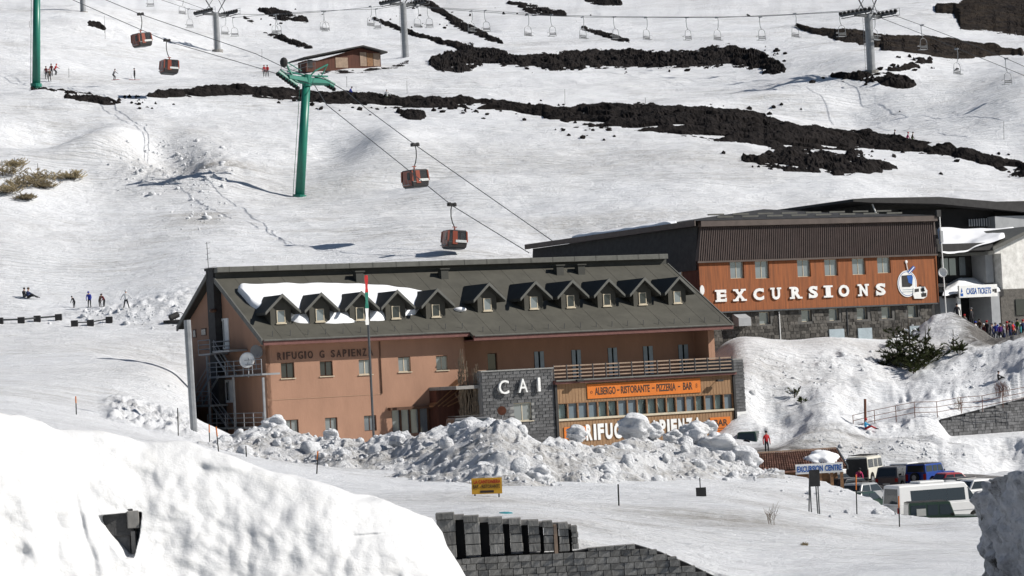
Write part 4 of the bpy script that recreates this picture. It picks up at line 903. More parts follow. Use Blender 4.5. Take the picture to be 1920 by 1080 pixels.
# letters EXCURSIONS with slab serifs
LX=[(1340,1361),(1374,1397),(1411,1431),(1444,1463),(1480,1501),(1515,1532),(1547,1556),(1571,1591),(1608,1627),(1641,1659)]
for ch,(a,b) in zip('EXCURSIONS',LX):
    mx=(a+b)/2; yb=566-(mx-1350)*.0405; yt=yb-22.5; q=EF.rect(a,yt,b,yb,0); x0,x1,z0,z1=q; w=x1-x0; h=z1-z0; th=h*.15
    g=.22 if ch in 'EXUR' else .0
    me=text_mesh(ch,x0+(w*.12 if ch in 'ERUN' else 0),x1-(w*.1 if ch in 'UN' else 0),z0,z1,-.03,.1,.045)
    L=link_mesh('letter',me,M['white'],ex)
    S={'E':[(-.02,.36,0),(-.02,.36,1),(.86,1.0,.12,.32),(.82,.96,.68,.88)],'X':[(-.06,.40,0),(.62,1.06,0),(-.02,.40,1),(.62,1.02,1)],'U':[(-.04,.38,1),(.62,1.04,1)],'R':[(-.04,.40,0),(-.04,.3,1),(.76,1.08,0)],
       'I':[(-.45,1.45,0),(-.45,1.45,1)],'N':[(-.06,.36,0),(-.06,.3,1),(.64,1.06,1)],'S':[(.0,.12,0,.3),(.84,.96,.72,.98)],'C':[(.86,.98,.7,.98)],'O':[]}[ch]
    for s_ in S:
        if len(s_)==3: zz=(z0,z0+th) if s_[2]==0 else (z1-th,z1); xx=(x0+w*s_[0],x0+w*s_[1])
        else: zz=(z0+h*s_[2],z0+h*s_[3]); xx=(x0+w*s_[0],x0+w*s_[1])
        MB().box(xx[0],xx[1],-.135,-.025,zz[0],zz[1]).build('serif',M['white'],L)
# round emblem with gondola and small truck
def disc(mb,cx,cz,rx,rz,y0,y1,n=28): mb.prism([(cx+rx*math.cos(2*PI*i/n),cz+rz*math.sin(2*PI*i/n)) for i in range(n)],y0,y1,'y')
def ep(px,py,y=-.05): return EF.py(px,py,y)
cx,cz=ep(1701,532); rx=abs(ep(1719,532)[0]-cx); rz=abs(ep(1701,507)[1]-cz)
m=MB(); disc(m,cx,cz,rx,rz,-.06,-.001); em=m.build('round_emblem',M['white'],ex)
m=MB(); disc(m,cx,cz,rx*.92,rz*.92,-.066,-.061); m.build('emblem_ring',M['blue'],em); m=MB(); disc(m,cx,cz,rx*.88,rz*.88,-.072,-.067); m.build('emblem_face',M['white'],em)
def eq(pts,mat,name,y=-.09,t=.012): 
    q=[ep(*p) for p in pts]; return MB().prism(q,y,y+t,'y').build(name,M[mat],em)
eq([(1690,517),(1709,515),(1711,519),(1710,535),(1706,538),(1691,538)],'char','emblem_cabin'); eq([(1700,517),(1709,516),(1711,520),(1710,533),(1703,530)],'blue','emblem_cabin_side',-.10)
eq([(1701,510),(1712,498),(1716,502),(1705,514)],'blue','emblem_flag'); eq([(1703,511),(1713,500),(1714,501),(1704,513)],'white','emblem_stripe',-.10)
m=MB(); p=[ep(1702,508),ep(1700,500),ep(1699,494)]; m.path([(a,-.07,b) for a,b in p],.05,5); q=ep(1699,491); m.ball((q[0],-.07,q[1]),.16,8,5,(1,.3,1)); m.build('emblem_hanger',M['white'],em)
for yy in (543,547): eq([(1692,yy),(1712,yy-1),(1712,yy),(1692,yy+1)],'shutter','emblem_print')
eq([(1712,540),(1719,538),(1733,537),(1738,545),(1737,556),(1731,560),(1714,560),(1711,552)],'white','emblem_truck',-.12,.06); eq([(1714,542),(1722,541),(1722,547),(1714,548)],'char','emblem_window',-.13); eq([(1725,541),(1731,540),(1734,546),(1726,547)],'char','emblem_window',-.13); eq([(1726,550),(1736,549),(1736,556),(1727,557)],'char','emblem_grille',-.13)
q=ep(1316,544); m=MB(); disc(m,q[0],q[1],.22,.42,-.12,-.02); m.build('white_lamp',M['white'],ex)
# drainpipes, box
for px,y0,y1,mt in [(1461,584,642,'white'),(1588,580,618,'dsteel')]:
    x,z=EF.py(px,y0,.2); _,z2=EF.py(px,y1,.2); MB().tube((x,.22,z),(x,.22,z2-.5),.05,6).build('drainpipe',M[mt],ex)
a,b,c,d=EF.rect(1385,586,1408,611,-.6); MB().hexa([(a,-.6,c),(b,-.6,c),(b,.3,c),(a,.3,c),(a,-.6,c+.7),(b,-.6,c+.7),(b-.1,.3,d),(a-.1,.3,d)]).build('light_shaft_cover',M['greyw'],ex)
# dishes and mast at the right corner
q=EF.py(1760,400,-.3)[0]; mst=empty('antenna_mast',EF.world(q,-.4,0),EF.a,'white antenna mast at the right end of the timber building','mast')
z0_=EF.py(1764,600,-.4)[1]; z1_=EF.py(1755,400,-.4)[1]
MB().tube((.12,0,z0_),(-.0,0,z1_),.06,8).build('pole',M['white'],mst); MB().box(-.35,.12,-.1,.1,z1_-.3,z1_+.3).build('antenna_box',M['char'],mst); MB().box(-.1,.2,-.12,.1,z1_-2.6,z1_-1.6).build('antenna_box',M['greyw'],mst)
for (px,py,r,k) in [(1767,511,.42,0)]:
    p=at(px,py,240.5); t=empty('satellite_dish',p,0,'small white satellite dish beside the ticket building window','satellite dish'); m=MB(); 
    vs=[(0,0,0)]+[(r*j/4*math.cos(2*PI*i/16),-.13*(j/4)**2,r*1.05*j/4*math.sin(2*PI*i/16)) for j in range(1,5) for i in range(16)]
    fs=[(0,1+i,1+(i+1)%16) for i in range(16)]+[(1+j*16+i,1+(j+1)*16+i,1+(j+1)*16+(i+1)%16,1+j*16+(i+1)%16) for j in range(3) for i in range(16)]
    d_=MB().add(vs,fs).build('reflector',M['white'],t,True); d_.modifiers.new('s','SOLIDIFY').thickness=.03
    m=MB(); m.tube((0,.03,0),(-.3,.1,-.1),.04); m.build('bracket',M['steel'],t)
# ---------------- ticket building ----------------
tk=empty('ticket_building',EF.world(xr+1,2,0),EF.a,'ticket office with white and blue sign over a dark entrance, snow on its roofs','building')
TO=(xr+1,2)
def tb(r,y0,y1,mat,name,par=None,extra=0):
    a,b,c,d=EF.rect(*r,y0); return MB().box(a-TO[0],b-TO[0],y0-TO[1],y1-TO[1],c-extra,d).build(name,M[mat],par or tk)
tb((1764,555,1797,640),3.2,9,'greyw','wall',extra=1); tb((1797,560,1862,640),6.0,6.3,'dark','interior',extra=1)
tb((1860,548,1876,640),2.6,5.9,'greyw','wall',extra=1); tb((1797,556,1803,640),2.6,2.8,'white','post',extra=1)
tb((1770,545,1882,557),2.9,8,'char','canopy')
a,b,c,d=EF.rect(1797,534,1869,557,2.2); s=MB().box(a-TO[0],b-TO[0],.1,.3,c,d).build('ticket_sign',M['white'],tk)
A=a-TO[0];Bx=b-TO[0]; ws=Bx-A; hs=d-c
text(s,'CASSA TICKETS',A+ws*.19,A+ws*.83,c+hs*.25,c+hs*.76,.09,M['blue'],'lettering',.01,.012,sag=0)
MB().box(A+ws*.03,A+ws*.10,.085,.099,c+hs*.12,c+hs*.35).build('pictogram',M['blue'],s); MB().prism([(A+ws*.04,c+hs*.4),(A+ws*.09,c+hs*.45),(A+ws*.07,c+hs*.8)],.085,.099,'y').build('pictogram',M['blue'],s)
MB().box(A+ws*.87,A+ws*.91,.085,.099,c+hs*.4,c+hs*.6).build('pictogram',M['char'],s); MB().box(A+ws*.92,A+ws*.98,.085,.099,c+hs*.3,c+hs*.62).build('pictogram',M['char'],s)
tb((1759,464,1850,530),6.2,6.5,'char','upper_wall'); tb((1848,462,1862,530),4.0,6.1,'greyw','column'); tb((1860,455,1884,535),4.4,9,'greyw','upper_wall'); tb((1760,474,1852,479),3.4,4.2,'flash','balcony_rail')
for r in [(1765,484,1778,516),(1780,484,1792,516),(1799,482,1810,516)]: tb(r,6.05,6.15,'pane','pane')
tb((1758,456,1862,470),2.6,9,'char','roof_edge')
def roofsheet(pts,y0,y1,name,mat,th=.35,nz=.1,zadd=0,n=(20,30)):
    # pts: front px polyline (left to right) at y0, rising px at y1
    f=[EF.py(*p,y0) for p in pts[0]]; g=[EF.py(*p,y1) for p in pts[1]]; P=np.zeros((n[0],n[1],3)); ii=np.linspace(0,1,len(f)); jj=np.linspace(0,1,len(g))
    for i in range(n[0]):
        for j in range(n[1]):
            t=i/(n[0]-1);s=j/(n[1]-1); fa=[np.interp(s,ii,[q[c] for q in f]) for c in (0,1)]; ga=[np.interp(s,jj,[q[c] for q in g]) for c in (0,1)]
            edge=min(1,t*8,(1-t)*20+.4,min(s,1-s)*14); h=th*math.sqrt(max(0,1-(1-edge)**2))
            P[i,j]=(fa[0]*(1-t)+ga[0]*t-TO[0],y0+(y1-y0)*t-TO[1],fa[1]*(1-t)+ga[1]*t+h-th+nz*float(pn(s*4,t*4,8)))
    return link_mesh(name,grid_mesh(name,P,M[mat]),None,tk)
roofsheet(([(1764,466),(1790,468),(1815,464),(1840,452),(1880,440)],[(1757,424),(1800,426),(1850,428),(1905,424)]),2.4,13,'roof_snow','roofsnow')
roofsheet(([(1766,548),(1790,545),(1830,543),(1875,540)],[(1772,535),(1800,518),(1830,521),(1880,528)]),2.6,6,'canopy_snow','roofsnow',.3)
# right white building
rb=empty('white_building',EF.world(xr+6.6,3,0),EF.a,'flaking white plastered house over a rough stone ground floor at the right edge','building')
RO=(xr+6.6,3)
def rbx(r,y0,y1,mat,name,extra=0):
    a,b,c,d=EF.rect(*r,y0); return MB().box(a-RO[0],b-RO[0],y0-RO[1],y1-RO[1],c-extra,d).build(name,M[mat],rb)
rbx((1878,540,1990,640),3.0,10,'rubble','stone_wall',1); rbx((1878,458,1990,540.5),3.0,10,'plasterw','upper_wall')
rbx((1905,560,1960,590),2.9,3.0,'darkpane','window')
a=EF.py(1862,463,2.4); b=EF.py(1945,422,2.4); 
MB().prism([(a[0]-RO[0],a[1]),(b[0]-RO[0],b[1]),(b[0]-RO[0],b[1]-.35),(a[0]-RO[0],a[1]-.35)],-.6,8,'y').build('roof',M['flash'],rb)
MB().prism([(a[0]-RO[0]+.6,a[1]+.2),(b[0]-RO[0],b[1]-.4),(b[0]-RO[0],a[1]-.6),(a[0]-RO[0]+.6,a[1]-.6)],.01,6.9,'y').build('gable',M['plasterw'],rb)
# big dark station hall behind
sh=empty('lift_station_hall',EF.world(xr-8,20,0),EF.a,'large dark cable car station hall behind the timber building','building')
def sb(r,y0,y1,mat,name,extra=0,par=None):
    a,b,c,d=EF.rect(*r,y0); return MB().box(a-xr+8,b-xr+8,y0-20,y1-20,c-extra,d).build(name,M[mat],par or sh)
Y0=17
P4=[(1600,373),(1632,371),(1762,369),(1990,388),(1990,404),(1760,382),(1636,380),(1600,378)]
q=[EF.py(*p,Y0-1.5) for p in P4]; MB().prism([(a-xr+8,b) for a,b in q],Y0-21.5,Y0-6,'y').build('roof',M['char'],sh)
sb((1634,379,1990,480),Y0+.5,Y0+12,'char','wall',3); sb((1690,392,1866,440),Y0+.2,Y0+.5,'dark','opening')
a,b,c,d=EF.rect(1866,402,1990,425,Y0-1); sb((1866,404,1990,430),Y0-1,Y0+.45,'greyw','wall')
for k in range(11): 
    px=1817+k*4.6; sb((px,411-k*.25,px+2,424),Y0-.2,Y0-.1,'greyw','baluster')
MB().path([(EF.py(1632,404,Y0)[0]-xr+8,Y0-21,EF.py(1632,404,Y0)[1]),(EF.py(1624,384,Y0)[0]-xr+8,Y0-21,EF.py(1624,384,Y0)[1])],.08,5).build('roof_brace',M['white'],sh)
# ---------------- small hut on the slope ----------------
g=ground(655,128,200,600); hu=Frame([g[0],g[1]-3,g[2]+.1],28)
hut=empty('wooden_hut',hu.o,hu.a,'dark wooden ski hut with pitched roof on black lava','hut')
def hr(px,py,y=0): return hu.py(px,py,y)
xa=hr(596,120)[0]; xm=hr(675,110)[0]; xb=hr(714,115)[0]; zl=hr(596,112)[1]; za=hr(676,88)[1]; zb2=hr(714,98)[1]
print('hut',xa,xm,xb,zl,za,zb2)
MB().prism([(xa,-1),(xb,-1),(xb,zb2-.1),(xm,za-.15),(xa,zl-.1)],0,5,'y').build('wall',M['dark_shade_wood'],hut)
p=[hr(566,108),hr(676,86),hr(722,98)]
MB().prism([p[0],p[1],p[2],(p[2][0],p[2][1]-.2),(p[1][0],p[1][1]-.22),(p[0][0],p[0][1]-.2)],-.9,5.4,'y').build('roof',M['char'],hut)
MB().prism([(p[0][0]+.4,p[0][1]+.03),(p[1][0],p[1][1]+.08),(p[2][0],p[2][1]+.04),(p[1][0],p[1][1]+.02)],-.5,5,'y').build('roof_snow',M['roofsnow'],hut)
for (a,b,c,d) in [(629,108,652,127),(675,98,687,124),(688,100,699,124),(700,100,712,124)]:
    q=hu.rect(a,b,c,d,0); MB().box(q[0],q[1],-.06,-.005,q[2],q[3]).build('panel',M['rail'] if a!=688 else M['woodpost'],hut)
q=hu.rect(577,112,586,128,0); MB().box(q[0],q[1],-.05,-.005,q[2],q[3]).build('panel',M['char'],hut); MB().box(hr(574,120)[0],xa,0,3,-1,zl-.1).build('wall',M['dark_shade_wood'],hut)
# ---------------- tiled shed by the car park ----------------
_o=at(1380,888,176); _o[2]=-9.6; SF=Frame(_o,14)
shd=empty('tiled_shed',SF.o,SF.a,'low shed with terracotta tiled roof beside the car park, excursion centre sign in front','shed')
a0=SF.py(1372,885,0); a1=SF.py(1588,880,0); t0=SF.py(1378,852,3.6); t1=SF.py(1568,843,3.6); print('shed',a0,a1,t0,t1)
ze=(a0[1]+a1[1])/2; zt2=(t0[1]+t1[1])/2; xA,xB=a0[0],a1[0]; xC,xD=t0[0],t1[0]
MB().add([(xA,0,ze),(xB,0,ze),(xD,3.6,zt2),(xC,3.6,zt2),(xA,0,ze-.12),(xB,0,ze-.12),(xD,3.6,zt2-.12),(xC,3.6,zt2-.12)],[(0,1,2,3),(7,6,5,4),(0,4,5,1),(1,5,6,2),(2,6,7,3),(3,7,4,0)]).build('roof',M['tile'],shd)
mb=MB(); n=46
for k in range(n):
    f=(k+.5)/n; xs_=xA+(xB-xA)*f; xt=xC+(xD-xC)*f; nn=9
    for j in range(nn):
        t,u=j/nn,(j+1.05)/nn; y=3.6*t;y2=3.6*u; z=ze+(zt2-ze)*t+.0; z2=ze+(zt2-ze)*u-.02
        mb.tube((xs_+(xt-xs_)*t,y,z+.04),(xs_+(xt-xs_)*u,y2,z2+.035),.062,5,.05,False)
o=mb.build('roof_tile',M['tile'],shd); o['kind']='stuff'
for k in range(9):
    f=(k+.5)/9; x=xC+(xD-xC)*f; MB().box(x-.42,x+.36,3.5,3.72,zt2+.02,zt2+.12).build('ridge_tile',M['rail'],shd)
MB().box(xA+.4,xB-.5,.5,5.5,-.6,ze-.1).build('wall',M['woodpost'],shd)
MB().add([(xC,3.6,zt2-.03),(xD,3.6,zt2-.03),(xD+.9,6.4,ze),(xC-.9,6.4,ze),(xC,3.6,zt2-.15),(xD,3.6,zt2-.15),(xD+.9,6.4,ze-.12),(xC-.9,6.4,ze-.12)],[(0,1,2,3),(7,6,5,4),(0,4,5,1),(1,5,6,2),(2,6,7,3),(3,7,4,0)]).build('roof',M['tile'],shd)
MB().hexa([(xB,-.05,ze-.15),(xB+.1,-.05,ze-.15),(xD+.1,3.6,zt2-.15),(xD,3.6,zt2-.15),(xB,-.05,ze+.1),(xB+.1,-.05,ze+.1),(xD+.1,3.6,zt2+.1),(xD,3.6,zt2+.1)]).build('barge_board',M['dsteel'],shd)
q=SF.py(1536,858,2.2); MB().add([(v[0]*1.0,v[1]*1.3,v[2]*.55+v[1]*.45) for v in ICO3[1][0]],ICO3[1][1]).build('roof_snow',M['roofsnow'],shd,True,loc=(q[0],1.6,ze+(zt2-ze)*.42-.1))
# excursion centre sign on posts
EY=163; g=at(1536,878,EY); sg=empty('excursion_sign',[g[0],g[1],-9.5],math.radians(5),'long white sign with blue excursion centre lettering on timber posts by the parked cars','sign')
w=abs(at(1581,875,EY)[0]-at(1491,876,EY)[0])/2; h=.30; zc=g[2]+9.5
s=MB().box(-w,w,-.04,.04,zc-h,zc+h).build('board',M['white'],sg); MB().box(-w+.04,w-.04,-.045,-.041,zc-h+.04,zc+h-.04).build('board_face',M['shutter'] if 0 else M['white'],s)
text(s,'EXCURSION',-w+.09,-w+w*2*.575,zc-h*.62,zc+h*.62,-.05,M['blue'],'lettering',.012,.03); text(s,'CENTRE',-w+w*2*.62,w-.08,zc-h*.62,zc+h*.62,-.05,M['blue'],'lettering',.012,.03)
for px in (1539,1561,1580):
    x=(at(px,900,EY)[0]-g[0]); MB().box(x-.09,x+.09,.05,.2,-.6,zc-h*.2).build('post',M['woodpost'],sg)
# ---------------- walls ----------------
# crenellated terrace wall of stone blocks + lower retaining wall
yW=84.6; wo=at(960,1030,yW); pw=empty('stone_parapet',[wo[0],yW,wo[2]-.4],0,'grey stone block parapet of separate pillars with dark gaps at the terrace edge','wall')
PIL=[(819,853,962,1047),(871,899,967,1042),(917,943,970,1039),(956,978,972,1035),(991,1011,975,1035),(1019,1037,977,1034),(1048,1066,980,1034),(1072,1083,986,1030)]
for (a,b,t,bt) in PIL:
    A=at(a,(t+bt)/2,yW)[0]-wo[0];Bb=at(b,(t+bt)/2,yW)[0]-wo[0]; zt3=at((a+b)/2,t,yW)[2]-wo[2]+.4; zb3=at((a+b)/2,bt,yW)[2]-wo[2]+.4
    cap=.20; MB().box(A-.01,Bb-.0,-.06,.6,zt3-cap,zt3).build('cap_block',M['block'],pw,bevel=.015)
    hh=(zt3-cap-zb3)/3
    for k in range(3): MB().box(A+random.uniform(.0,.02),Bb+random.uniform(.0,.03),-.01+random.uniform(-.015,.015),.55,zb3+hh*k+.012,zb3+hh*(k+1)-.010).build('stone_block',M['block'],pw,bevel=.012)
a=at(819,1000,yW)[0]-wo[0]; b=at(1083,1000,yW)[0]-wo[0]
for (p,q) in zip(PIL,PIL[1:]):
    A=at(p[1],1000,yW)[0]-wo[0]+.0;Bb=at(q[0],1000,yW)[0]-wo[0]; zt3=at(p[1],p[2]+2,yW)[2]-wo[2]+.4; zb3=at(p[1],p[3],yW)[2]-wo[2]+.4
    MB().box(A+.001,Bb-.001,.35,.6,zb3-.1,zt3-.2).build('recess_back',M['dark'],pw); MB().box(A+.001,Bb-.001,.12,.6,zt3-.19,zt3-.03).build('lintel',M['concrete'],pw)
a_=at(1037,1010,yW)[0]-wo[0]; MB().box(a_+.03,a_+.14,-.03,.5,.0,at(1040,984,yW)[2]-wo[2]+.4).build('timber_upright',M['rail'],pw)
lw=empty('stone_retaining_wall',[wo[0],yW,wo[2]-3],0,'curved grey coursed stone retaining wall below the snow, lower foreground','wall')
TOPL=np.array([(780,1050),(850,1050),(940,1041),(1080,1033),(1110,1027),(1190,1020),(1240,1035),(1290,1056),(1340,1080),(1400,1106)],float)
tx=[];tz=[]
for a,b in TOPL: q=at(a,b,yW); tx.append(q[0]-wo[0]); tz.append(q[2]-wo[2]+3)
sb_=[MB().hexa([(-.5,-.05,-.5),(.5,-.04,-.5),(.5,.3,-.5),(-.5,.3,-.5),(-.5,-.03,.5),(.5,-.06,.5),(.5,.3,.5),(-.5,.3,.5)]).mesh('stone'),MB().hexa([(-.5,-.02,-.5),(.5,-.07,-.5),(.5,.3,-.5),(-.5,.3,-.5),(-.48,-.06,.5),(.5,-.03,.48),(.5,.3,.5),(-.5,.3,.5)]).mesh('stone')]
for q in sb_: q.materials.append(M['block'])
r=0; z=.55; cnt=0
xL,xR_=tx[1]-.1,tx[-1]
while z<max(tz):
    h=.205; x=xL-(.2 if r%2 else 0)
    while x<xR_:
        w=random.uniform(.26,.44); mx=x+w/2; top=float(np.interp(mx,tx,tz)); tilt=-.28*np.clip((tx[2]-mx)/3+.6,0,1)
        if z+h*.55<top and cnt<330:
            o=D.objects.new('stone',random.choice(sb_)); COL.objects.link(o); o.parent=lw
            hh=min(h,top-z); o.location=(mx,random.uniform(-.03,.03),z+hh/2); o.scale=(w-.018,1,hh-.014); cnt+=1
        x+=w
    z+=h; r+=1
print('stones',cnt)
m=MB()
pl=[(x,zz-.03) for x,zz in zip(tx[:],tz[:])]+[(tx[-1],-1),(tx[0],-1)]; m.prism(pl,.05,.7,'y'); m.build('wall_core',M['dark'],lw)
# right retaining wall with railing
rA=at(1764,788,213); rB=at(1945,742,218); rw_=empty('dark_stone_wall',[rA[0],rA[1],rA[2]-2.5],math.atan2(rB[1]-rA[1],rB[0]-rA[0]),'dark stone retaining wall below the railed path at the right edge','wall')
L=math.hypot(rB[0]-rA[0],rB[1]-rA[1]); dzr=rB[2]-rA[2]
MB().prism([(-.5,-1),(L,-1),(L,2.5+dzr),(0,2.5)],.06,.6,'y').build('wall_core',M['dark'],rw_)
mb=MB(); z=-.2; rs=random.Random(3)
while z<2.5+dzr:
    h=rs.uniform(.2,.3); x=0
    while x<L:
        w=rs.uniform(.25,.6); top=2.5+dzr*(x+w/2)/L
        if z+h<top+.05: mb.box(x+.012,x+w-.012,rs.uniform(-.03,.02),.2,z+.012,z+h-.012)
        x+=w
    z+=h
o=mb.build('stone',M['basalt'],rw_); o['kind']='stuff'
rl=empty('path_railing',[rA[0],rA[1],rA[2]],0,'long thin rusty railing along the snowy path above the dark stone wall','railing')
PR=[(1600,802,211),(1640,792,211.5),(1680,784,212),(1715,777,212.5),(1757,776,213),(1802,768,213.5),(1842,765,214),(1880,757,214.5),(1925,748,215.5),(1960,742,216)]
W3=[at(*p) for p in PR]
for p in W3: MB().tube([p[0]-rA[0],p[1]-rA[1]-.1,p[2]-rA[2]-.3],[p[0]-rA[0],p[1]-rA[1]-.1,p[2]-rA[2]+1.0],.03,5).build('post',M['rustm'],rl)
for h in (.15,.55,.98): MB().path([[p[0]-rA[0],p[1]-rA[1]-.1,p[2]-rA[2]+h] for p in W3],.024,5).build('rail',M['rustm'],rl)
def pole(name,px,py0,py1,Y,r,mat,label,cat,group=None,tip=None,px1=None):
    b=at(px,py1,Y); t=at(px1 if px1 else px,py0,Y); e_=empty(name,b,0,label,cat,group); v=[t[i]-b[i] for i in range(3)]
    MB().tube((0,0,-.5),v,r,8).build('shaft',M[mat],e_)
    if tip: q=Vector(v); MB().tube(q*.62,q*1.0,r*1.15,8).build('orange_top',M[tip],e_)
    return e_
pole('lamp_column',1622,748,800,211,.10,'rustm','short rusty pipe column standing in snow above the sitting child','post')
pole('street_pole',365,600,826,166,.22,'steel','tall leaning grey steel pole in front of the hotel gable','pole',px1=351)
fp=pole('flagpole',700,515,806,188,.085,'dsteel','tall dark flagpole with drooping flag in front of the hotel','flagpole',px1=686)
b=at(700,806,188); pts=[at(686,516,187.9),at(687,545,187.9),at(687,572,187.9),at(688,608,187.9)]
for k,(mt,(p,q)) in enumerate(zip(('red','white','pine'),[(516,548),(548,578),(578,609)])):
    col=('red','white','green')[k]; a=at(686.5+(p-516)*.02,p,187.8)-b; c=at(686.8+(q-516)*.02,q,187.8)-b; m=MB(); n=8
    for i in range(n):
        t,u=i/n,(i+1)/n; w=.10+.02*math.sin(i*.9+k*7.2); w2=.10+.02*math.sin((i+1)*.9+k*7.2); P0=a*(1-t)+c*t;P1=a*(1-u)+c*u
        m.hexa([(P0[0]-w,-.22,P0[2]),(P0[0]+w,-.10,P0[2]),(P0[0]+w,-.08,P0[2]),(P0[0]-w,-.2,P0[2]),(P1[0]-w2,-.22,P1[2]),(P1[0]+w2,-.10,P1[2]),(P1[0]+w2,-.08,P1[2]),(P1[0]-w2,-.2,P1[2])])
    m.build('flag_stripe',M[['red','green','white'][k]],fp)
MK=[(143,743,777,150,'orange tipped marker pole standing alone on the left snow slope'),(334,765,818,158,'thin marker pole just left of the leaning grey pole'),(393,796,835,155,'short marker pole with a small sign plate right of the grey pole'),(411,800,848,150,'orange topped marker pole leaning in front of the fire escape'),(462,836,857,142,'short plain stake in snow left of the pile'),(592,846,888,124,'orange tipped marker pole at the left foot of the snow pile'),(1160,908,948,106,'plain dark marker pole on the open snow below the pile'),(1606,890,965,128,'orange and black marker pole beside the dark green car'),(1686,930,988,117,'striped orange and black marker pole in front of the white van')]
for (px,y0,y1,Y,lab) in MK:
    plain=px in (462,1160,334); g=ground(px,y1,90,230); pole('marker_pole',px,y0,y1,g[1],.03 if px<1600 else .028,'rubber',lab,'marker pole','snow marker poles',None if plain else 'orange',px1=px-(1 if px not in(411,592) else (6 if px==411 else -4)))
# signs in the foreground snow
def fsign(name,px0,py0,px1,py1,Y,mat,label,legs,py_leg,cat='sign',yaw=0,skew=0):
    c=at((px0+px1)/2,(py0+py1)/2,Y); w=(px1-px0)/FPX*Y/2; h=(py1-py0)/FPX*Y/2; z0=at((px0+px1)/2,py_leg,Y)[2]
    e_=empty(name,[c[0],c[1],z0],0,label,cat); zc=c[2]-z0; b_=MB().box(-w,w,-.03,.02,zc-h,zc+h).build('board',M[mat],e_); e_.rotation_euler=(0,math.radians(skew),math.radians(yaw))
    for lx,lx2 in legs: MB().tube((lx*w,.04,-.4),(lx2*w,.04,zc+h*.9),.03,6).build('leg',M['dsteel'],e_)
    return e_,b_,w,h,zc
e_,b_,w,h,zc=fsign('direction_sign',884,896,941,926,104,'yellow','yellow board sign with red lettering half sunk in the snow below the pile',[(.78,.78),(-.8,-.8)],929,skew=1)
text(b_,'LA CANTONIERA',-w*.86,w*.9,zc+h*.30,zc+h*.78,-.035,M['red'],'lettering',.008,.02); text(b_,'BAR - RISTORANTE',-w*.9,w*.86,zc-h*.28,zc+h*.16,-.035,M['ink'],'lettering',.008,.01)
text(b_,'200 m',-w*.4,w*.5,zc-h*.85,zc-h*.5,-.035,M['ink'],'lettering',.008,.01) if 0 else MB().box(-w*.45,w*.45,-.037,-.031,zc-h*.85,zc-h*.55).build('print_strip',M['ink'],b_)
e_,b_,w,h,zc=fsign('black_sign',1305,914,1324,931,113,'char','small black box sign on a thin post in the open snow',[(-.1,-.1)],934)
MB().tube((-.1*w,.03,zc+h),(-.1*w,.03,zc+h+.42),.025,5).build('leg',M['dsteel'],e_); MB().box(-w*.4,w*.5,-.02,.02,zc-h-.12,zc-h-.001).build('lower_plate',M['char'],e_)
e_,b_,w,h,zc=fsign('black_notice_board',1518,881,1537,912,122,'char','black notice board on four thin splayed legs in front of the excursion sign',[(-1.6,-.9),(-1.0,-.95),(.3,.1),(.6,.55)],962)
# concrete block showing in the foreground snow bank
_b=HB[3]; p=(_b[0],_b[1]+.36,_b[2]); cb=empty('concrete_block',p,math.radians(10),'broken concrete block showing in a hole of the foreground snow bank','block')
k=40/5000
MB().box(-50*k,22*k,.0,.5,-.06,44*k).build('upper_face',M['basalt'],cb,bevel=.01); MB().box(10*k,33*k,-.06,.4,6*k,40*k).build('corner_stone',M['concrete'],cb,bevel=.01); MB().box(-44*k,14*k,.08,.5,-60*k,-.061).build('lower_face',M['basalt'],cb); MB().box(16*k,24*k,-.02,.5,-60*k,0).build('edge_strip',M['concrete'],cb)
# ---------------- chairlift ----------------
def V3(p): return Vector([float(c) for c in p])
def tower(px,py0,py1,Y,r,label,ang,full=True,ladder=True):
    b=at(px,py1,Y); t=at(px+1.5,py0,Y); t_=empty('lift_tower',b,ang,label,'lift tower','grey chairlift towers'); h=t[2]-b[2]
    MB().tube((0,0,-1.5),(0,0,h),r,14,r*.9).build('pole',M['steel'],t_,False); MB().tube((0,0,-.6),(0,0,.25),r*1.7,12).build('footing',M['concrete'],t_)
    if full:
        MB().box(-.22,.22,-2.6,2.6,h-.35,h+.0).build('crossarm',M['dsteel'],t_)
        for s in (-1,1):
            m=MB(); m.box(-2.5,2.5,s*2.6-.14,s*2.6+.14,h-.12,h+.14); m.box(-2.7,2.7,s*2.6+.25,s*2.6+.6,h-.3,h-.24)
            a=m.build('sheave_beam',M['dsteel'],t_)
            for k in range(8): x=-2.5+5*k/7; MB().tube((x,s*2.6-.12,h+.28),(x,s*2.6+.12,h+.28),.26,10).build('sheave',M['rubber'],a)
            m=MB(); m.path([(-2.7,s*2.6+.6,h-.27),(-2.7,s*2.6+.6,h+.7),(2.7,s*2.6+.6,h+.7),(2.7,s*2.6+.6,h-.27)],.03,4); m.path([(-2.7,s*2.6+.6,h+.3),(2.7,s*2.6+.6,h+.3)],.025,4); m.build('service_rail',M['steel'],a)
        m=MB()
        for s in (-1,1):
            m.tube((0,s*.3,h-.1),(0,s*2.2,h+2.6),.09,6); m.tube((-.2,s*2.2,h+.1),(.2,s*.5,h+2.5),.05,5)
        m.tube((0,-2.4,h+2.55),(0,2.4,h+2.55),.09,6); m.build('lifting_frame',M['dsteel'],t_)
    if ladder:
        m=MB(); 
        for s in (-.17,.17): m.tube((-r-.25,s,.3),(-r-.25,s,h-.3),.022,4)
        for k in range(int(h/.4)): m.tube((-r-.25,-.17,.4+k*.4),(-r-.25,.17,.4+k*.4),.015,4)
        m.build('ladder',M['steel'],t_)
    return t_,V3((t[0],t[1],t[2]+.5))
YT={'a':455,'b':425,'c':352}
LA=math.atan2(352-425,48-(-17))
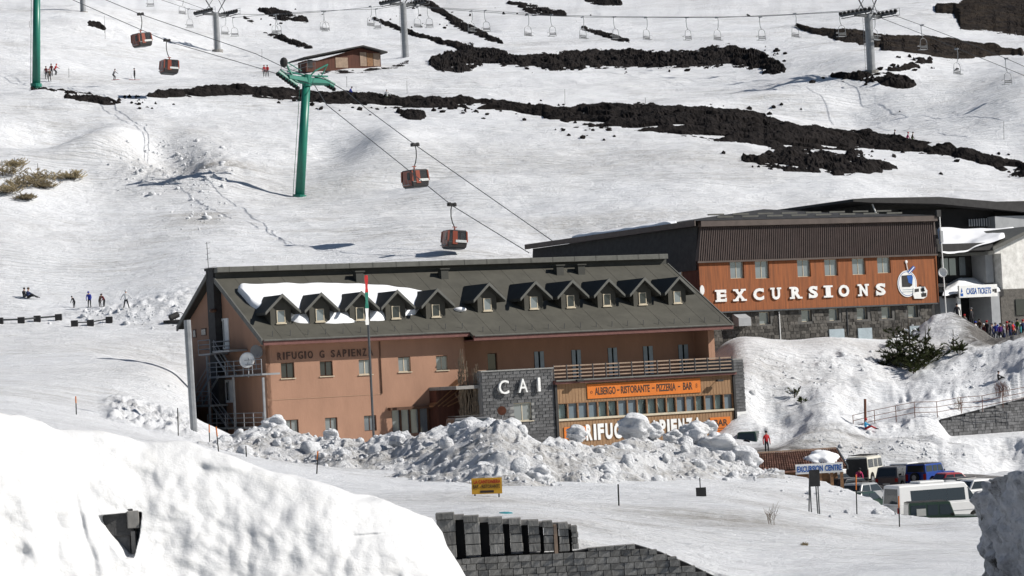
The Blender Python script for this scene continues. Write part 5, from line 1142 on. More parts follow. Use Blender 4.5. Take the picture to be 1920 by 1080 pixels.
tA,pA=tower(408,25,96,455,.55,'grey chairlift tower furthest left, above the gondolas',LA); tB,pB=tower(761,6,113,425,.55,'grey chairlift tower in the middle, behind the wooden hut',LA); tC,pC=tower(1634,27,136,352,.58,'large grey chairlift tower on the right standing on lava',LA)
tower(156,-60,25,470,.5,'bare grey tower leg at the top left edge of the slope',0,False,False)
def Yof(px): return 1/np.interp(px,[0,408,761,1634,2000],[1/490,1/455,1/425,1/352,1/318])
RA=[(-40,-30),(260,-18),(341,2),(408,26),(517,28),(606,22),(700,13),(761,8),(790,13),(883,21),(991,28),(1097,32),(1217,33),(1350,33),(1498,26),(1590,20),(1634,17),(1680,30),(1727,47),(1798,74),(1885,109),(1960,142)]
RB_=[(-40,-42),(280,-8),(354,17),(408,24),(438,33),(517,26),(606,20),(706,17),(761,8),(803,13),(910,20),(1031,28),(1150,31),(1284,32),(1424,31),(1573,23),(1634,20),(1655,35),(1730,64),(1798,92),(1850,113),(1960,158)]
for nm_,R_,dy in (('front',RA,0),('rear',RB_,4.5)):
    pts=[V3(at(x,y,Yof(x)+dy)) for x,y in R_]; c=empty('chairlift_cable',pts[0],0,'thin steel haul rope of the chairlift, '+('nearer' if nm_=='front' else 'farther')+' strand','cable','chairlift cables')
    MB().path([p-pts[0] for p in pts],.035,5).build('rope',M['dsteel'],c)
def make_chair():
    t=empty('lift_chair',(0,0,0)); m=MB() # rope direction = local x, chair width = local y
    m.path([(0,0,0),(.0,.18,-.06),(.02,.24,-.5),(.0,.22,-1.3),(-.0,.02,-1.75)],.042,6); m.box(-.3,.3,-.07,.07,-.08,.1); m.build('hanger',M['steel'],t)
    m=MB(); 
    m.path([(0,-.25,-1.75),(0,.25,-1.75),(0,.55,-1.95),(.02,.66,-2.4),(.0,.68,-3.25)],.032,6); m.path([(0,-.25,-1.75),(0,-.55,-1.95),(.02,-.66,-2.4),(.0,-.68,-3.25)],.032,6); m.path([(.1,-.67,-2.6),(.55,-.62,-2.7),(.6,.62,-2.7),(.1,.67,-2.6)],.026,5); m.build('frame',M['steel'],t)
    m=MB(); 
    for k in range(3): m.box(.05+k*.17,.19+k*.17,-.66,.66,-3.22,-3.17)
    m.build('seat',M['steel'],t); m=MB()
    for k in range(2): m.box(-.06,-.02,-.64,.64,-3.05+k*.2,-2.92+k*.2)
    m.build('backrest',M['dsteel'],t); return t
CH=[(260,-38,0),(280,-22,1),(341,-8,0),(354,17,1),(421,30,0),(438,33,1),(515,28,0),(520,27,1),(605,21,0),(609,22,1),(694,12,0),(706,17,1),(782,14,0),(803,14,1),(883,21,0),(910,20,1),(989,28,0),(1034,28,1),(1092,32,0),(1152,32,1),(1211,33,0),(1288,33,1),(1344,33,0),(1426,32,1),(1490,26,0),(1576,24,1),(1638,30,0),(1729,47,1),(1793,92,0),(1887,110,1)]
ordn=['first','second','third','fourth','fifth','sixth','seventh','eighth','ninth','tenth','eleventh','twelfth','thirteenth','fourteenth']
pc=make_chair(); CHM=None
for i,(px,py,k) in enumerate(CH):
    o=pc if i==0 else copy_tree(pc); Y=float(Yof(px))+4.5*k; o.location=V3(at(px,py,Y)); 
    o.rotation_euler=(math.radians(-2),0,LA+(PI if k else 0)+random.uniform(-.1,.1))
    if px<408: lab='empty chairlift chair, %s from the left edge of the picture'%ordn[i]
    elif px<761: lab='empty chairlift chair, %s to the right of the leftmost grey tower'%ordn[i-4]
    elif px<1634: lab='empty chairlift chair, %s to the right of the middle grey tower'%ordn[i-12]
    else: lab='empty chairlift chair, %s at or beyond the right grey tower'%ordn[i-26]
    tag(o,lab,'chair','chairlift chairs on the cable')
# ---------------- gondola lift ----------------
def gtower(pxb,pyb,pxt,pyt,Y,r0,label,head=True):
    b=V3(at(pxb,pyb,Y)); t=V3(at(pxt,pyt,Y)); t_=empty('gondola_tower',b,0,label,'lift tower','green gondola lift towers'); v=t-b
    MB().tube(v*-.06,v,r0,20,r0*.82).build('pole',M['green'],t_,True); MB().tube(v*-.02,v*.012,r0*1.35,14).build('base_flange',M['green'],t_)
    m=MB(); n_=v.normalized(); off=Vector((-r0-.22,0,0))
    for s in (-.16,.16): m.tube(off+Vector((0,s,0)),off*0.9+v+Vector((0,s,0)),.02,4)
    for k in range(int(v.length/.45)): c=off+v*(k*.45/v.length); m.tube(c+Vector((0,-.16,0)),c+Vector((0,.16,0)),.014,4)
    m.build('ladder',M['green'],t_)
    if head:
        h=v; k=Y/FPX
        def q(px,py,dy=0): return V3(at(px,py,Y))-b+Vector((0,dy,0))
        c=q(575,152); a=q(543,150,-2.6); d=q(612,150,2.6)
        arm=MB(); arm.hexa([tuple(a+Vector(o)) for o in ((-.25,-.3,-.22),(.25,-.3,-.22),(.25,.3,-.22),(-.25,.3,-.22),(-.25,-.3,.25),(.25,-.3,.25),(.25,.3,.25),(-.25,.3,.25))]) if 0 else None
        arm.tube(a,c,.36,6,.5); arm.tube(c,d,.5,6,.36); arm.tube(a+Vector((0,0,.7)),c+Vector((0,0,.6)),.09,5); arm.tube(c+Vector((0,0,.6)),d+Vector((0,0,.7)),.09,5); arm.build('crossarm',M['green'],t_)
        MB().tube(c+Vector((0,0,-.6)),c+Vector((0,0,.7)),.55,10).build('head_box',M['green'],t_)
        for (p,s,e,lab2) in ((q(545,152,-2.6),q(526,141,-3.0),q(560,165,-2.2),'l'),(q(608,152,2.6),q(590,140,2.2),q(622,158,3.0),'r')):
            bm2=MB(); bm2.tube(s,e,.24,6); bm2.tube(s+Vector((.2,.4,.35)),e+Vector((.2,.4,.35)),.1,5); be=bm2.build('sheave_beam',M['green'],t_); dv=(e-s)
            for j in range(8):
                c_=s+dv*(j/7)+Vector((0,0,-.22)); MB().tube(c_+Vector((-.05,-.12,0)),c_+Vector((.05,.12,0)),.24,10).build('sheave',M['rubber'],be)
        m=MB(); m.tube(q(551,146,-2),q(536,116,-2.4),.16,6,.1); m.tube(q(536,118,-2.4),q(566,134,-.5),.06,5); m.build('boom',M['green'],t_)
        m=MB(); m.tube(q(590,132,.5),q(612,117,2),.09,6); m.tube(q(600,141,1.5),q(612,117,2),.07,6); m.tube(q(590,132,.5),q(583,140,.3),.09,6); m.build('boom',M['green'],t_)
        m=MB(); m.ball(q(536,122,-2.6),.45,8,5,(1,.6,1.3)); m.build('floodlight',M['char'],t_)
        m=MB()
        for (x,y) in ((529,140),(541,143),(565,138),(578,134),(592,134)): m.tube(q(x,y,-1),q(x,y-17,-1),.03,4)
        m.path([q(529,124,-1),q(541,127,-1),q(565,122,-1),q(578,118,-1),q(592,118,-1)],.03,4); m.path([q(529,132,-1),q(541,135,-1),q(565,130,-1),q(578,126,-1),q(592,126,-1)],.025,4); m.build('service_rail',M['steel'],t_)
    return t_
gtower(562,368,575,146,298,.55,'tall green gondola lift tower in the middle of the slope'); gtower(68,159,69,-40,352,.55,'green gondola lift pole cut off at the top left',False)
GA=[(120,-38,372),(199,0,362),(264,27,352),(480,101,315),(536,128,302),(612,150,297),(650,172,292),(690,206,285),(779,272,268),(1045,458,256)]
GB=[(60,-34,378),(137,0,366),(313,77,342),(480,126,313),(528,141,300),(590,160,293),(612,196,287),(757,312,268),(847,385,260),(992,474,254)]
for nm_,R_ in (('upper',GA),('lower',GB)):
    pts=[V3(at(*p)) for p in R_]; c=empty('gondola_cable',pts[0],0,'dark steel gondola rope, %s strand in the picture'%nm_,'cable','gondola cables'); MB().path([p-pts[0] for p in pts],.045,5).build('rope',M['dsteel'],c)
def make_gondola():
    t=empty('gondola_cabin',(0,0,0)); w,l,h=.92,.92,1.62; zt=-2.35; zb=zt-h
    # body
    def ring(z,a): return [(-a,-l*a/w,z),(a,-l*a/w,z),(a,l*a/w,z),(-a,l*a/w,z)]
    m=MB(); R0,R1=ring(zb,.88),ring(zb+.52,.95); m.hexa(R0+R1); m.build('lower_body',M['cabind'],t,bevel=.06)
    m=MB(); m.hexa(ring(zt-.12,.90)+ring(zt,.82)); m.build('cabin_roof',M['cabind'],t,bevel=.04)
    m=MB(); m.hexa(ring(zb+.521,.91)+ring(zt-.121,.87)); m.build('window_glass',M['smoke'],t)
    for sx in (-1,1):
        for sy in (-1,1):
            MB().hexa([(sx*.93-.07,sy*.93-.07,zb+.52),(sx*.93+.05,sy*.93-.07,zb+.52),(sx*.93+.05,sy*.93+.05,zb+.52),(sx*.93-.07,sy*.93+.05,zb+.52),(sx*.88-.07,sy*.88-.07,zt-.1),(sx*.88+.05,sy*.88-.07,zt-.1),(sx*.88+.05,sy*.88+.05,zt-.1),(sx*.88-.07,sy*.88+.05,zt-.1)]).build('corner_post',M['cabin'],t)
    d=MB().hexa([(-.96,-.75,zb+.12),(-.90,-.75,zb+.12),(-.90,.75,zb+.12),(-.96,.75,zb+.12),(-.90,-.66,zt-.1),(-.84,-.66,zt-.1),(-.84,.66,zt-.1),(-.90,.66,zt-.1)]).build('door',M['cabin'],t)
    MB().hexa([(-.975,-.55,zb+.65),(-.95,-.55,zb+.65),(-.95,-.06,zb+.65),(-.975,-.06,zb+.65),(-.93,-.5,zt-.25),(-.89,-.5,zt-.25),(-.89,-.06,zt-.25),(-.93,-.06,zt-.25)]).build('door_window',M['smoke'],d)
    MB().hexa([(-.5,-.965,zb+.3),(-.02,-.965,zb+.3),(-.02,-.90,zb+.3),(-.5,-.90,zb+.3),(-.48,-.885,zt-.1),(-.02,-.885,zt-.1),(-.02,-.83,zt-.1),(-.48,-.83,zt-.1)]).build('side_panel',M['cabin'],t)
    rs=random.Random(2); x=-.12; st=MB().box(-.2,.9,-.99,-.93,zb+.48,zb+.70).build('white_band',M['white'],t)
    while x<.75:
        w_=rs.uniform(.05,.11); MB().box(x,x+w_*.5,-.998,-.991,zb+.54,zb+.64).build('band_print',M['shutter'],st); x+=w_+.03
    m=MB()
    for s in (-1,1):
        m.path([(-1.02,s*.3,zb+.2),(-1.12,s*.3,zb+.75)],.02,4)
    m.box(-1.16,-.97,-.6,.6,zb+.18,zb+.24); m.build('ski_rack',M['steel'],t)
    m=MB(); m.box(-.78,.78,-.78,.78,zb-.1,zb-.001); m.build('floor_pan',M['dsteel'],t)
    m=MB(); m.tube((0,0,zt),(0,0,zt+.35),.09,6,.06); m.box(-.22,.22,-.05,.05,zt+.28,zt+.36); m.build('roof_mount',M['cabin'],t)
    return t
g0=make_gondola()
def hanger(t,side):
    m=MB(); m.path([(side*.35,0,0),(side*.42,0,-.5),(side*.38,0,-1.1),(side*.22,0,-1.65),(0,0,-2.05)],.05,6); m.build('hanger_arm',M['char'],t)
    m=MB(); m.box(side*.35-.42,side*.35+.42,-.16,.16,-.12,.16); 
    for dx in (-.25,.25): m.tube((side*.35+dx,-.2,.1),(side*.35+dx,.2,.1),.13,8)
    m.build('rope_grip',M['char'],t)
GD=[(264,27,352,1,'red-brown gondola cabin highest up the slope near the leftmost grey tower',8,-6),(313,77,342,-1,'red-brown gondola cabin just below and right of the highest one',-6,4),(779,272,268,1,'red-brown gondola cabin right of the green tower, on the upper rope',4,-3),(847,385,260,-1,'lowest red-brown gondola cabin, above the hotel ridge',-10,5)]
gs=[]
for i,g in enumerate(GD): gs.append(g0 if i==0 else copy_tree(g0))
for o,(px,py,Y,sd_,lab,yaw,tl) in zip(gs,GD):
    k=1.06; p=V3(at(px,py,Y)); o.location=p-Vector((sd_*.35,0,0)); o.rotation_euler=(0,math.radians(tl),math.radians(32+yaw)); o.scale=(k,k,k); tag(o,lab,'gondola','gondola cabins'); hanger(o,sd_)
# ---------------- vehicles ----------------
def carpaint(name,c): return pm(name,c,.28,.03,1,spec=.6)
PAINT={k:carpaint(k+'_car_paint',v) for k,v in dict(white=(.72,.72,.71),cream=(.62,.60,.52),blue=(.012,.05,.26),red=(.32,.02,.03),dgreen=(.018,.042,.03),black=(.018,.018,.02),grey=(.07,.072,.078),silver=(.36,.37,.38),greend=(.025,.05,.03)).items()}
M['lampr']=pm('red_tail_lamp',(.35,.01,.01),.3,.05,3); M['lampw']=pm('clear_head_lamp',(.6,.62,.62),.15,.05,3); M['plate']=pm('number_plate',(.6,.6,.55),.5,.05,3)
def arch_bottom(x0,x1,z,wx,wr,n=8):
    pts=[(x0,z)]
    for w in sorted(wx):
        for i in range(n+1): a=PI-PI*i/n; pts.append((w+wr*math.cos(a),z+.0+wr*1.0*math.sin(a)*1.05))
    pts.append((x1,z)); return pts
def patch(c,u0,u1,v0,v1,t):
    A,B,C_,E=[Vector(p) for p in c]; n=(B-A).cross(E-A).normalized()
    def q(u,v): return (A*(1-u)+B*u)*(1-v)+(E*(1-u)+C_*u)*v
    p=[q(u0,v0),q(u1,v0),q(u1,v1),q(u0,v1)]; return MB().hexa([x-n*.01 for x in p]+[x+n*t for x in p])
def vehicle(loc,yaw,label,cat,paint,L=4.1,Wd=1.72,bot=.28,belt=.92,hood=None,cab=(-1.6,.7,-1.35,.0),roof=1.45,wx=(-1.25,1.3),wr=.32,inset=.14,group='cars parked below the excursions building',roofmat=None,wins=((.04,.47),(.53,.95)),name='parked_car',spare=False,rack=False,back=True,bev=.06,rearlid=True,wtop=.86,dark=None):
    t=empty(name,(loc[0],loc[1],loc[2]),math.radians(yaw),label,cat,group); h=L/2; w=Wd/2; hood=hood or [(h,.5),(h-.05,.72),(h-.35,.80),(cab[1]+.05,belt)]
    prof=arch_bottom(-h,h,bot,wx,wr+.06)+hood+[(cab[0]-.02,belt),(-h+.03,belt-.03),(-h,.55)]
    MB().prism(prof,-w,w,'y').build('body',PAINT[paint],t,bevel=bev)
    x0,x1,x2,x3=cab; i=inset; B=[(x0,-w+.03,belt-.01),(x1,-w+.03,belt-.01),(x1,w-.03,belt-.01),(x0,w-.03,belt-.01)]; T=[(x2,-w+i,roof),(x3,-w+i,roof),(x3,w-i,roof),(x2,w-i,roof)]
    c=MB().hexa(B+T).build('cabin',PAINT[paint],t,bevel=bev*.8)
    MB().hexa([(x2+.03,-w+i+.03,roof-.01),(x3-.03,-w+i+.03,roof-.01),(x3-.03,w-i-.03,roof-.01),(x2+.03,w-i-.03,roof-.01),(x2+.15,-w+i+.1,roof+.035),(x3-.15,-w+i+.1,roof+.035),(x3-.15,w-i-.1,roof+.035),(x2+.15,w-i-.1,roof+.035)]).build('roof_panel',roofmat or PAINT[paint],c)
    g=M['darkpane']
    va,vb_=.12,wtop; hz=roof-belt; zs_=(belt+hz*va,belt+hz*vb_)
    def xe(u,z,first,last):
        t=(z-belt)/hz; r0=x0+(x2-x0)*t; r1=x1+(x3-x1)*t
        return r0+.1 if first else (r1-.09 if last else x2+(x3-x2)*u)
    for k,(a,b) in enumerate(wins):
        f_,l_=(k==0 and a<.1),(k==len(wins)-1)
        for s in (-1,1):
            q=[]
            for z in zs_:
                y=s*(w-.03-(i-.03)*(z-belt)/hz); q+= [(xe(a,z,f_,False),y,z),(xe(b,z,False,l_),y,z)]
            p4=[q[0],q[1],q[3],q[2]]; MB().hexa([(x_,y_-s*.01,z_) for x_,y_,z_ in p4]+[(x_,y_+s*.012,z_) for x_,y_,z_ in p4]).build('side_window',g,c)
    patch((B[1],B[2],T[2],T[1]),.06,.94,.08,.9,.012).build('windscreen',g,c)
    if back: patch((B[3],B[0],T[0],T[3]),.09,.91,.12,.86,.012).build('rear_window',g,c)
    for x in wx:
        for s in (-1,1):
            wh=MB().tube((x,s*(w-.2),wr),(x,s*(w+.01),wr),wr,18).build('wheel',M['rubber'],t); MB().tube((x,s*(w-.02),wr),(x,s*(w+.022),wr),wr*.6,12).build('rim',M['steel'],wh)
    for s in (-1,1):
        MB().box(h-.08,h+.012,s*(w-.22)-.13,s*(w-.22)+.13,.58,.72).build('headlight',M['lampw'],t); MB().box(-h-.012,-h+.06,s*(w-.14)-.1,s*(w-.14)+.1,.60,belt-.08).build('tail_light',M['lampr'],t)
        MB().box(x1-.25,x1-.1,s*(w+.02)-.08,s*(w+.12)+.02,belt+.02,belt+.16).build('mirror',M['char'],t)
    MB().box(-h-.06,-h+.1,-w+.05,w-.05,.32,.50).build('bumper',M['char'] if bev<.05 or rack else PAINT[paint],t,bevel=.03); MB().box(h-.1,h+.06,-w+.05,w-.05,.32,.50).build('bumper',M['char'] if bev<.05 else PAINT[paint],t,bevel=.03)
    MB().box(-h-.075,-h-.061,-.26,.26,.40,.51).build('number_plate',M['plate'],t)
    if spare: sp=MB().tube((-h-.22,0,.85),(-h-.02,0,.85),.34,16).build('spare_wheel',M['rubber'],t); MB().tube((-h-.235,0,.85),(-h-.2,0,.85),.18,10).build('rim',M['steel'],sp)
    if rack:
        m=MB()
        for y in (-w+i+.1,0,w-i-.1): m.tube((x2+.1,y,roof+.14),(x3-.15,y,roof+.14),.03,5)
        for x in np.linspace(x2+.15,x3-.2,6): m.tube((x,-w+i+.1,roof+.14),(x,w-i-.1,roof+.14),.022,5)
        m.build('roof_rack',M['char'],t)
    return t
def lotz(Y): return -9.9+(Y-150)*.011
def lp(px,py,Y): p=at(px,py,Y); return (p[0],p[1],lotz(Y)+.02)
# white minibus
vb=vehicle(lp(1757,985,152),22,'white high-roof minibus with long dark windows parked at the front of the car park','van','white',L=5.9,Wd=2.0,bot=.35,belt=1.25,hood=[(2.95,.6),(2.92,.95),(2.75,1.12),(2.25,1.27)],cab=(-2.93,2.3,-2.85,1.45),roof=2.38,wx=(-1.75,1.95),wr=.34,inset=.16,name='minibus',wins=((.17,.44),(.443,.71),(.713,.985),(1.04,1.2)),wtop=.74,bev=.08)
MB().box(-1.3,.3,-.55,.55,2.415,2.55).build('roof_air_unit',PAINT['white'],vb,bevel=.05); MB().box(.6,1.2,-.3,.3,2.415,2.49).build('roof_hatch',PAINT['silver'],vb)
MB().box(-2.95,2.3,-1.012,-1.0,.78,.83).build('side_trim',PAINT['silver'],vb); MB().tube((-2.965,.25,.95),(-3.0,.25,.95),.05,8).build('door_handle',M['char'],vb)
def boxy(px,py,Y,yaw,label,paint,L=3.9,name='off_road_car',roofmat=None,rack=False,spare=True,H=1.95,**k):
    return vehicle(lp(px,py,Y),yaw,label,'off-road car',paint,L=L,Wd=1.75,bot=.45,belt=1.15,hood=[(L/2,.6),(L/2,1.02),(L/2-.1,1.08),(L/2-1.2,1.13)],cab=(-L/2+.01,L/2-1.25,-L/2+.05,L/2-1.5),roof=H,wx=(-L/2+.75,L/2-.65),wr=.38,inset=.10,name=name,roofmat=roofmat,wins=((.05,.40),(.45,.70),(.745,.95)),spare=spare,rack=rack,bev=.035,wtop=.82,**k)
dg=boxy(1766,1000,143.5,2,'dark green boxy off-road car standing close in front of the white minibus','greend',L=3.75,H=1.92,roofmat=M['char'],spare=True)
MB().box(-1.45,-.95,-.89,-.875,1.22,1.6).build('side_sign',M['plate'],dg)
wd=boxy(1628,893,195,62,'white boxy off-road car with its dark rear end open and a loaded roof rack','cream',L=4.4,H=2.0,rack=True,spare=False)
MB().box(-2.26,-2.19,-.8,.8,.55,1.9).build('open_tailgate',M['char'],wd)
bl=boxy(1745,911,186,48,'bright blue small off-road car with black roof and spare wheel','blue',L=3.6,H=1.75,roofmat=M['char'])
vehicle(lp(1622,958,163),52,'dark green hatchback half hidden behind the snow bank','car','dgreen',cab=(-1.95,.75,-1.5,.1),roof=1.42)
vehicle(lp(1626,938,171),50,'silver estate car with roof rails behind the dark green hatchback','car','silver',cab=(-1.98,.75,-1.6,.1),roof=1.48,rack=True)
vehicle(lp(1603,925,178),38,'black hatchback second row behind the silver estate car','car','black',cab=(-1.95,.75,-1.4,.1))
vehicle(lp(1572,918,184),35,'dark car beneath the excursion sign, farthest left in the car park','car','black',cab=(-1.95,.75,-1.5,.1),roof=1.5)
vehicle(lp(1682,912,187),62,'dark grey estate car between the white and the blue off-road cars','car','grey',cab=(-2.0,.8,-1.75,.1),roof=1.6)
vehicle(lp(1706,903,193),55,'white car just behind the dark grey estate car','car','white',cab=(-2.0,.8,-1.6,.1),roof=1.5)
vehicle(lp(1793,920,179),20,'dark red low car behind the roof of the white minibus','car','red',cab=(-1.4,.55,-1.1,.1),roof=1.38)
vehicle(lp(1818,930,171),28,'black car behind the front end of the white minibus','car','black',cab=(-1.95,.75,-1.5,.1),roof=1.5)
vehicle(lp(1852,936,168),26,'white estate car partly hidden behind the dark cut snow bank','car','white',cab=(-1.95,.75,-1.5,.1),roof=1.52)
vehicle(lp(1582,868,200),35,'car with a blue roof cover behind the tiled shed','car','white',cab=(-1.95,.75,-1.6,.1),roof=1.6,roofmat=PAINT['blue'])
p=at(1411,842,212); vehicle((p[0],212,p[2]-.35),72,'dark green car with a spare wheel beside the restaurant corner','off-road car','dgreen',L=3.9,belt=1.0,cab=(-1.9,.8,-1.8,.3),roof=1.75,spare=True)
p=at(893,800,198.6); vehicle((p[0],198.6,p[2]-1.25),28,'grey van with a ladder rack in front of the stone wall','van','grey',L=4.6,belt=1.1,cab=(-2.2,1.3,-2.1,.7),roof=1.95,rack=True,name='parked_van')
# ---------------- people ----------------
PM={k:pm('cloth_'+k,v,.8,.08,3) for k,v in dict(black=(.02,.02,.024),navy=(.02,.03,.09),blue=(.03,.05,.32),red=(.42,.02,.025),pink=(.55,.05,.16),white=(.62,.63,.64),grey=(.16,.16,.17),green=(.06,.12,.03),teal=(.02,.20,.24),cyan=(.05,.32,.55),brown=(.08,.05,.035),orange=(.5,.13,.02),maroon=(.12,.015,.02),purple=(.08,.02,.16),khaki=(.18,.20,.09),tan=(.28,.2,.13)).items()}
M['hair']=pm('dark_hair',(.02,.014,.01),.7,.1,4)
POSES={}
def pose(name,hip=(0,0,.93),chest=(0,-.02,1.38),head=(0,-.04,1.62),lh=None,rh=None,lf=None,rf=None,lk=None,rk=None,le=None,re=None):
    hip,chest,head=Vector(hip),Vector(chest),Vector(head)
    lf=Vector(lf or (.12,0,.06));rf=Vector(rf or (-.12,0,.06)); lk=Vector(lk or ((hip+Vector((.1,0,0))+lf)/2+Vector((0,-.04,0)))); rk=Vector(rk or ((hip+Vector((-.1,0,0))+rf)/2+Vector((0,-.04,0))))
    lh=Vector(lh or (.27,-.06,.80));rh=Vector(rh or (-.27,-.06,.80)); ls=chest+Vector((.18,0,.02));rs=chest+Vector((-.18,0,.02)); le=Vector(le or ((ls+lh)/2+Vector((.05,.04,0)))); re=Vector(re or ((rs+rh)/2+Vector((-.05,.04,0))))
    sp=(hip+chest)/2; neck=chest*.35+head*.65-Vector((0,0,.04))
    J=[(hip,.135),(sp,.135),(chest,.15),(neck,.055),(head,.085),(head+(head-chest).normalized()*.11,.075),
       (hip+Vector((.09,0,-.02)),.10),(lk,.075),(lf+Vector((0,0,.05)),.05),(lf+Vector((0,-.17,0)),.045),(hip+Vector((-.09,0,-.02)),.10),(rk,.075),(rf+Vector((0,0,.05)),.05),(rf+Vector((0,-.17,0)),.045),
       (ls,.07),(le,.055),(lh,.042),(lh+(lh-le).normalized()*.1,.035),(rs,.07),(re,.055),(rh,.042),(rh+(rh-re).normalized()*.1,.035)]
    E=[(0,1,0),(1,2,0),(2,3,0),(3,4,2),(4,5,2),(0,6,1),(6,7,1),(7,8,1),(8,9,3),(0,10,1),(10,11,1),(11,12,1),(12,13,3),(2,14,0),(14,15,0),(15,16,0),(16,17,3),(2,18,0),(18,19,0),(19,20,0),(20,21,3)]
    me=D.meshes.new(name); me.from_pydata([tuple(j[0]) for j in J],[e[:2] for e in E],[]); o=D.objects.new(name,me); COL.objects.link(o)
    sk=o.modifiers.new('s','SKIN'); o.modifiers.new('ss','SUBSURF').levels=1
    for i,j in enumerate(J): me.skin_vertices[0].data[i].radius=(j[1],j[1]*.85)
    me.skin_vertices[0].data[0].use_root=True; bpy.context.view_layer.update()
    m2=D.meshes.new_from_object(o.evaluated_get(bpy.context.evaluated_depsgraph_get())); D.objects.remove(o)
    m2.materials.clear()
    for k in range(4): m2.materials.append(None)
    segs=[(J[a][0],J[b][0],m) for a,b,m in E]
    for p in m2.polygons:
        c=p.center; best=9
        for a,b,m in segs:
            t=max(0,min(1,(c-a).dot(b-a)/max((b-a).length_squared,1e-6))); d=(c-a-(b-a)*t).length
            if d<best: best=d;p.material_index=m
        p.use_smooth=True
    POSES[name]=(m2,head,(head-chest).normalized(),lh,rh)
pose('stand'); pose('stand2',lf=(.16,-.05,.06),rf=(-.12,.08,.06),lh=(.22,-.22,1.05),rh=(-.26,-.02,.82))
pose('walk',hip=(0,0,.92),chest=(0,-.06,1.36),head=(0,-.12,1.60),lf=(.1,-.3,.06),rf=(-.1,.32,.08),lk=(.1,-.2,.5),rk=(-.1,.04,.48),lh=(.24,.18,.86),rh=(-.24,-.24,.92))
pose('ski',hip=(0,.12,.82),chest=(0,-.12,1.22),head=(0,-.22,1.46),lf=(.14,0,.06),rf=(-.14,0,.06),lk=(.14,-.18,.46),rk=(-.14,-.18,.46),lh=(.32,-.42,.98),rh=(-.32,-.42,.98))
pose('sit',hip=(0,.1,.16),chest=(0,.12,.60),head=(0,.06,.85),lf=(.14,-.78,.08),rf=(-.14,-.72,.08),lk=(.13,-.34,.34),rk=(-.13,-.3,.40),lh=(.22,-.28,.40),rh=(-.22,-.25,.42))
pose('lean',hip=(0,.1,.86),chest=(0,-.16,1.25),head=(0,-.30,1.45),lh=(.2,-.4,.75),rh=(-.2,-.38,.78))
pose('wide',lf=(.26,0,.06),rf=(-.26,0,.06),hip=(0,0,.86),lh=(.48,-.1,.95),rh=(-.45,-.12,1.0))
def person(p,yaw,ps,top,leg,label,head='hat',hm=None,sc=1.0,group=None,dz=-.04):
    me,hd,ax,lh,rh=POSES[ps]; o=D.objects.new('person',me); COL.objects.link(o); o.location=(p[0],p[1],p[2]+dz); o.rotation_euler=(0,0,math.radians(yaw)); o.scale=(sc,sc,sc)
    for i,mt in enumerate((PM[top],PM[leg],M['skin'],PM['black'])): o.material_slots[i].link='OBJECT'; o.material_slots[i].material=mt
    tag(o,label,'person',group)
    c=hd+ax*.09+Vector((0,.025,0)); m=MB().ball(tuple(c),.118,10,6,(1,1.08,.85)); h_=m.build('hat' if head=='hat' else 'hair',PM[hm] if hm else M['hair'],o,True)
    f=hd+Vector((0,-.105,-.0)); MB().ball(tuple(f),.022,6,4,(1,1,1.3)).build('nose',M['skin'],o,True)
    return o
def G(px,py,a=60,b=900): return ground(px,py,a,b)
SK=[]
def skis(p,yaw,label,poles=True):
    t=empty('skis',(p[0],p[1],p[2]),math.radians(yaw),label,'skis')
    for s in (-.14,.14): MB().hexa([(s-.045,-.95,0),(s+.045,-.95,0),(s+.045,.75,0),(s-.045,.75,0),(s-.045,-.95,.03),(s+.045,-.95,.03),(s+.045,.75,.03),(s-.045,.75,.03)]).build('ski',PM['red'],t)
def spoles(p,yaw,label):
    t=empty('ski_poles',(p[0],p[1],p[2]),math.radians(yaw),label,'ski poles')
    for s in (-1,1): MB().tube((s*.34,-.46,1.0),(s*.5,-.2,.0),.012,5).build('pole',M['steel'],t)
pp=[(87,148,0,'stand2','maroon','black','person in dark red jacket, leftmost of the group beside the left green pylon','black'),(93,153,25,'stand2','brown','black','person in brown jacket standing lowest in the group beside the left green pylon','red'),(97,143,-10,'stand','maroon','black','person in maroon partly behind the group beside the left green pylon','black'),(104,141,70,'ski','red','black','person in red jacket bending, rightmost of the group beside the left green pylon','red')]
for px,py,yw,ps,a,b,l,hm in pp: person(G(px,py),yw,ps,a,b,l,hm=hm)
p=G(214,150); person(p,60,'ski','grey','black','skier in grey top crouching, left of the two skiers on the smooth piste',hm='grey'); skis(p,60,'skis under the grey crouching skier')
p=G(253,150); person(p,-60,'stand2','black','black','skier dressed in black standing, right of the two on the smooth piste',hm='black'); skis(p,-60,'skis under the upright black skier'); spoles(p,-60,'ski poles of the upright black skier')
person(G(496,144),5,'stand','red','black','person in red jacket, left one of the close pair above the green tower',hm='maroon'); person(G(502,144),-10,'stand2','red','black','person in red jacket, right one of the close pair above the green tower',hm='black')
p=G(656,181); person(p,80,'lean','blue','navy','skier in blue bending forward just behind the lava ridge below the hut',hm='black',dz=-.3); p=G(726,190); person(p,0,'wide','white','khaki','snowboarder in white top by the lava ridge below the hut',hm='white',dz=-.2)
person(G(1677,261),80,'walk','black','grey','walker in black on the path above the long lava ridge, left of three',hm='black',dz=-.5,sc=.95); person(G(1702,265),90,'walk','pink','pink','walker in pink on the path above the long lava ridge, middle of three',hm='red',dz=-.45,sc=.9); person(G(1711,266),80,'walk','brown','green','walker in dark green trousers, right of three on the path above the lava ridge',hm='black',dz=-.4,sc=.92)
person(G(47,558),60,'sit','black','grey','person in black sitting on the snow, left of the resting pair',hm='black'); person(G(55,560),75,'sit','navy','black','person in navy sitting with outstretched legs, right of the resting pair',hm='brown',sc=1.1)
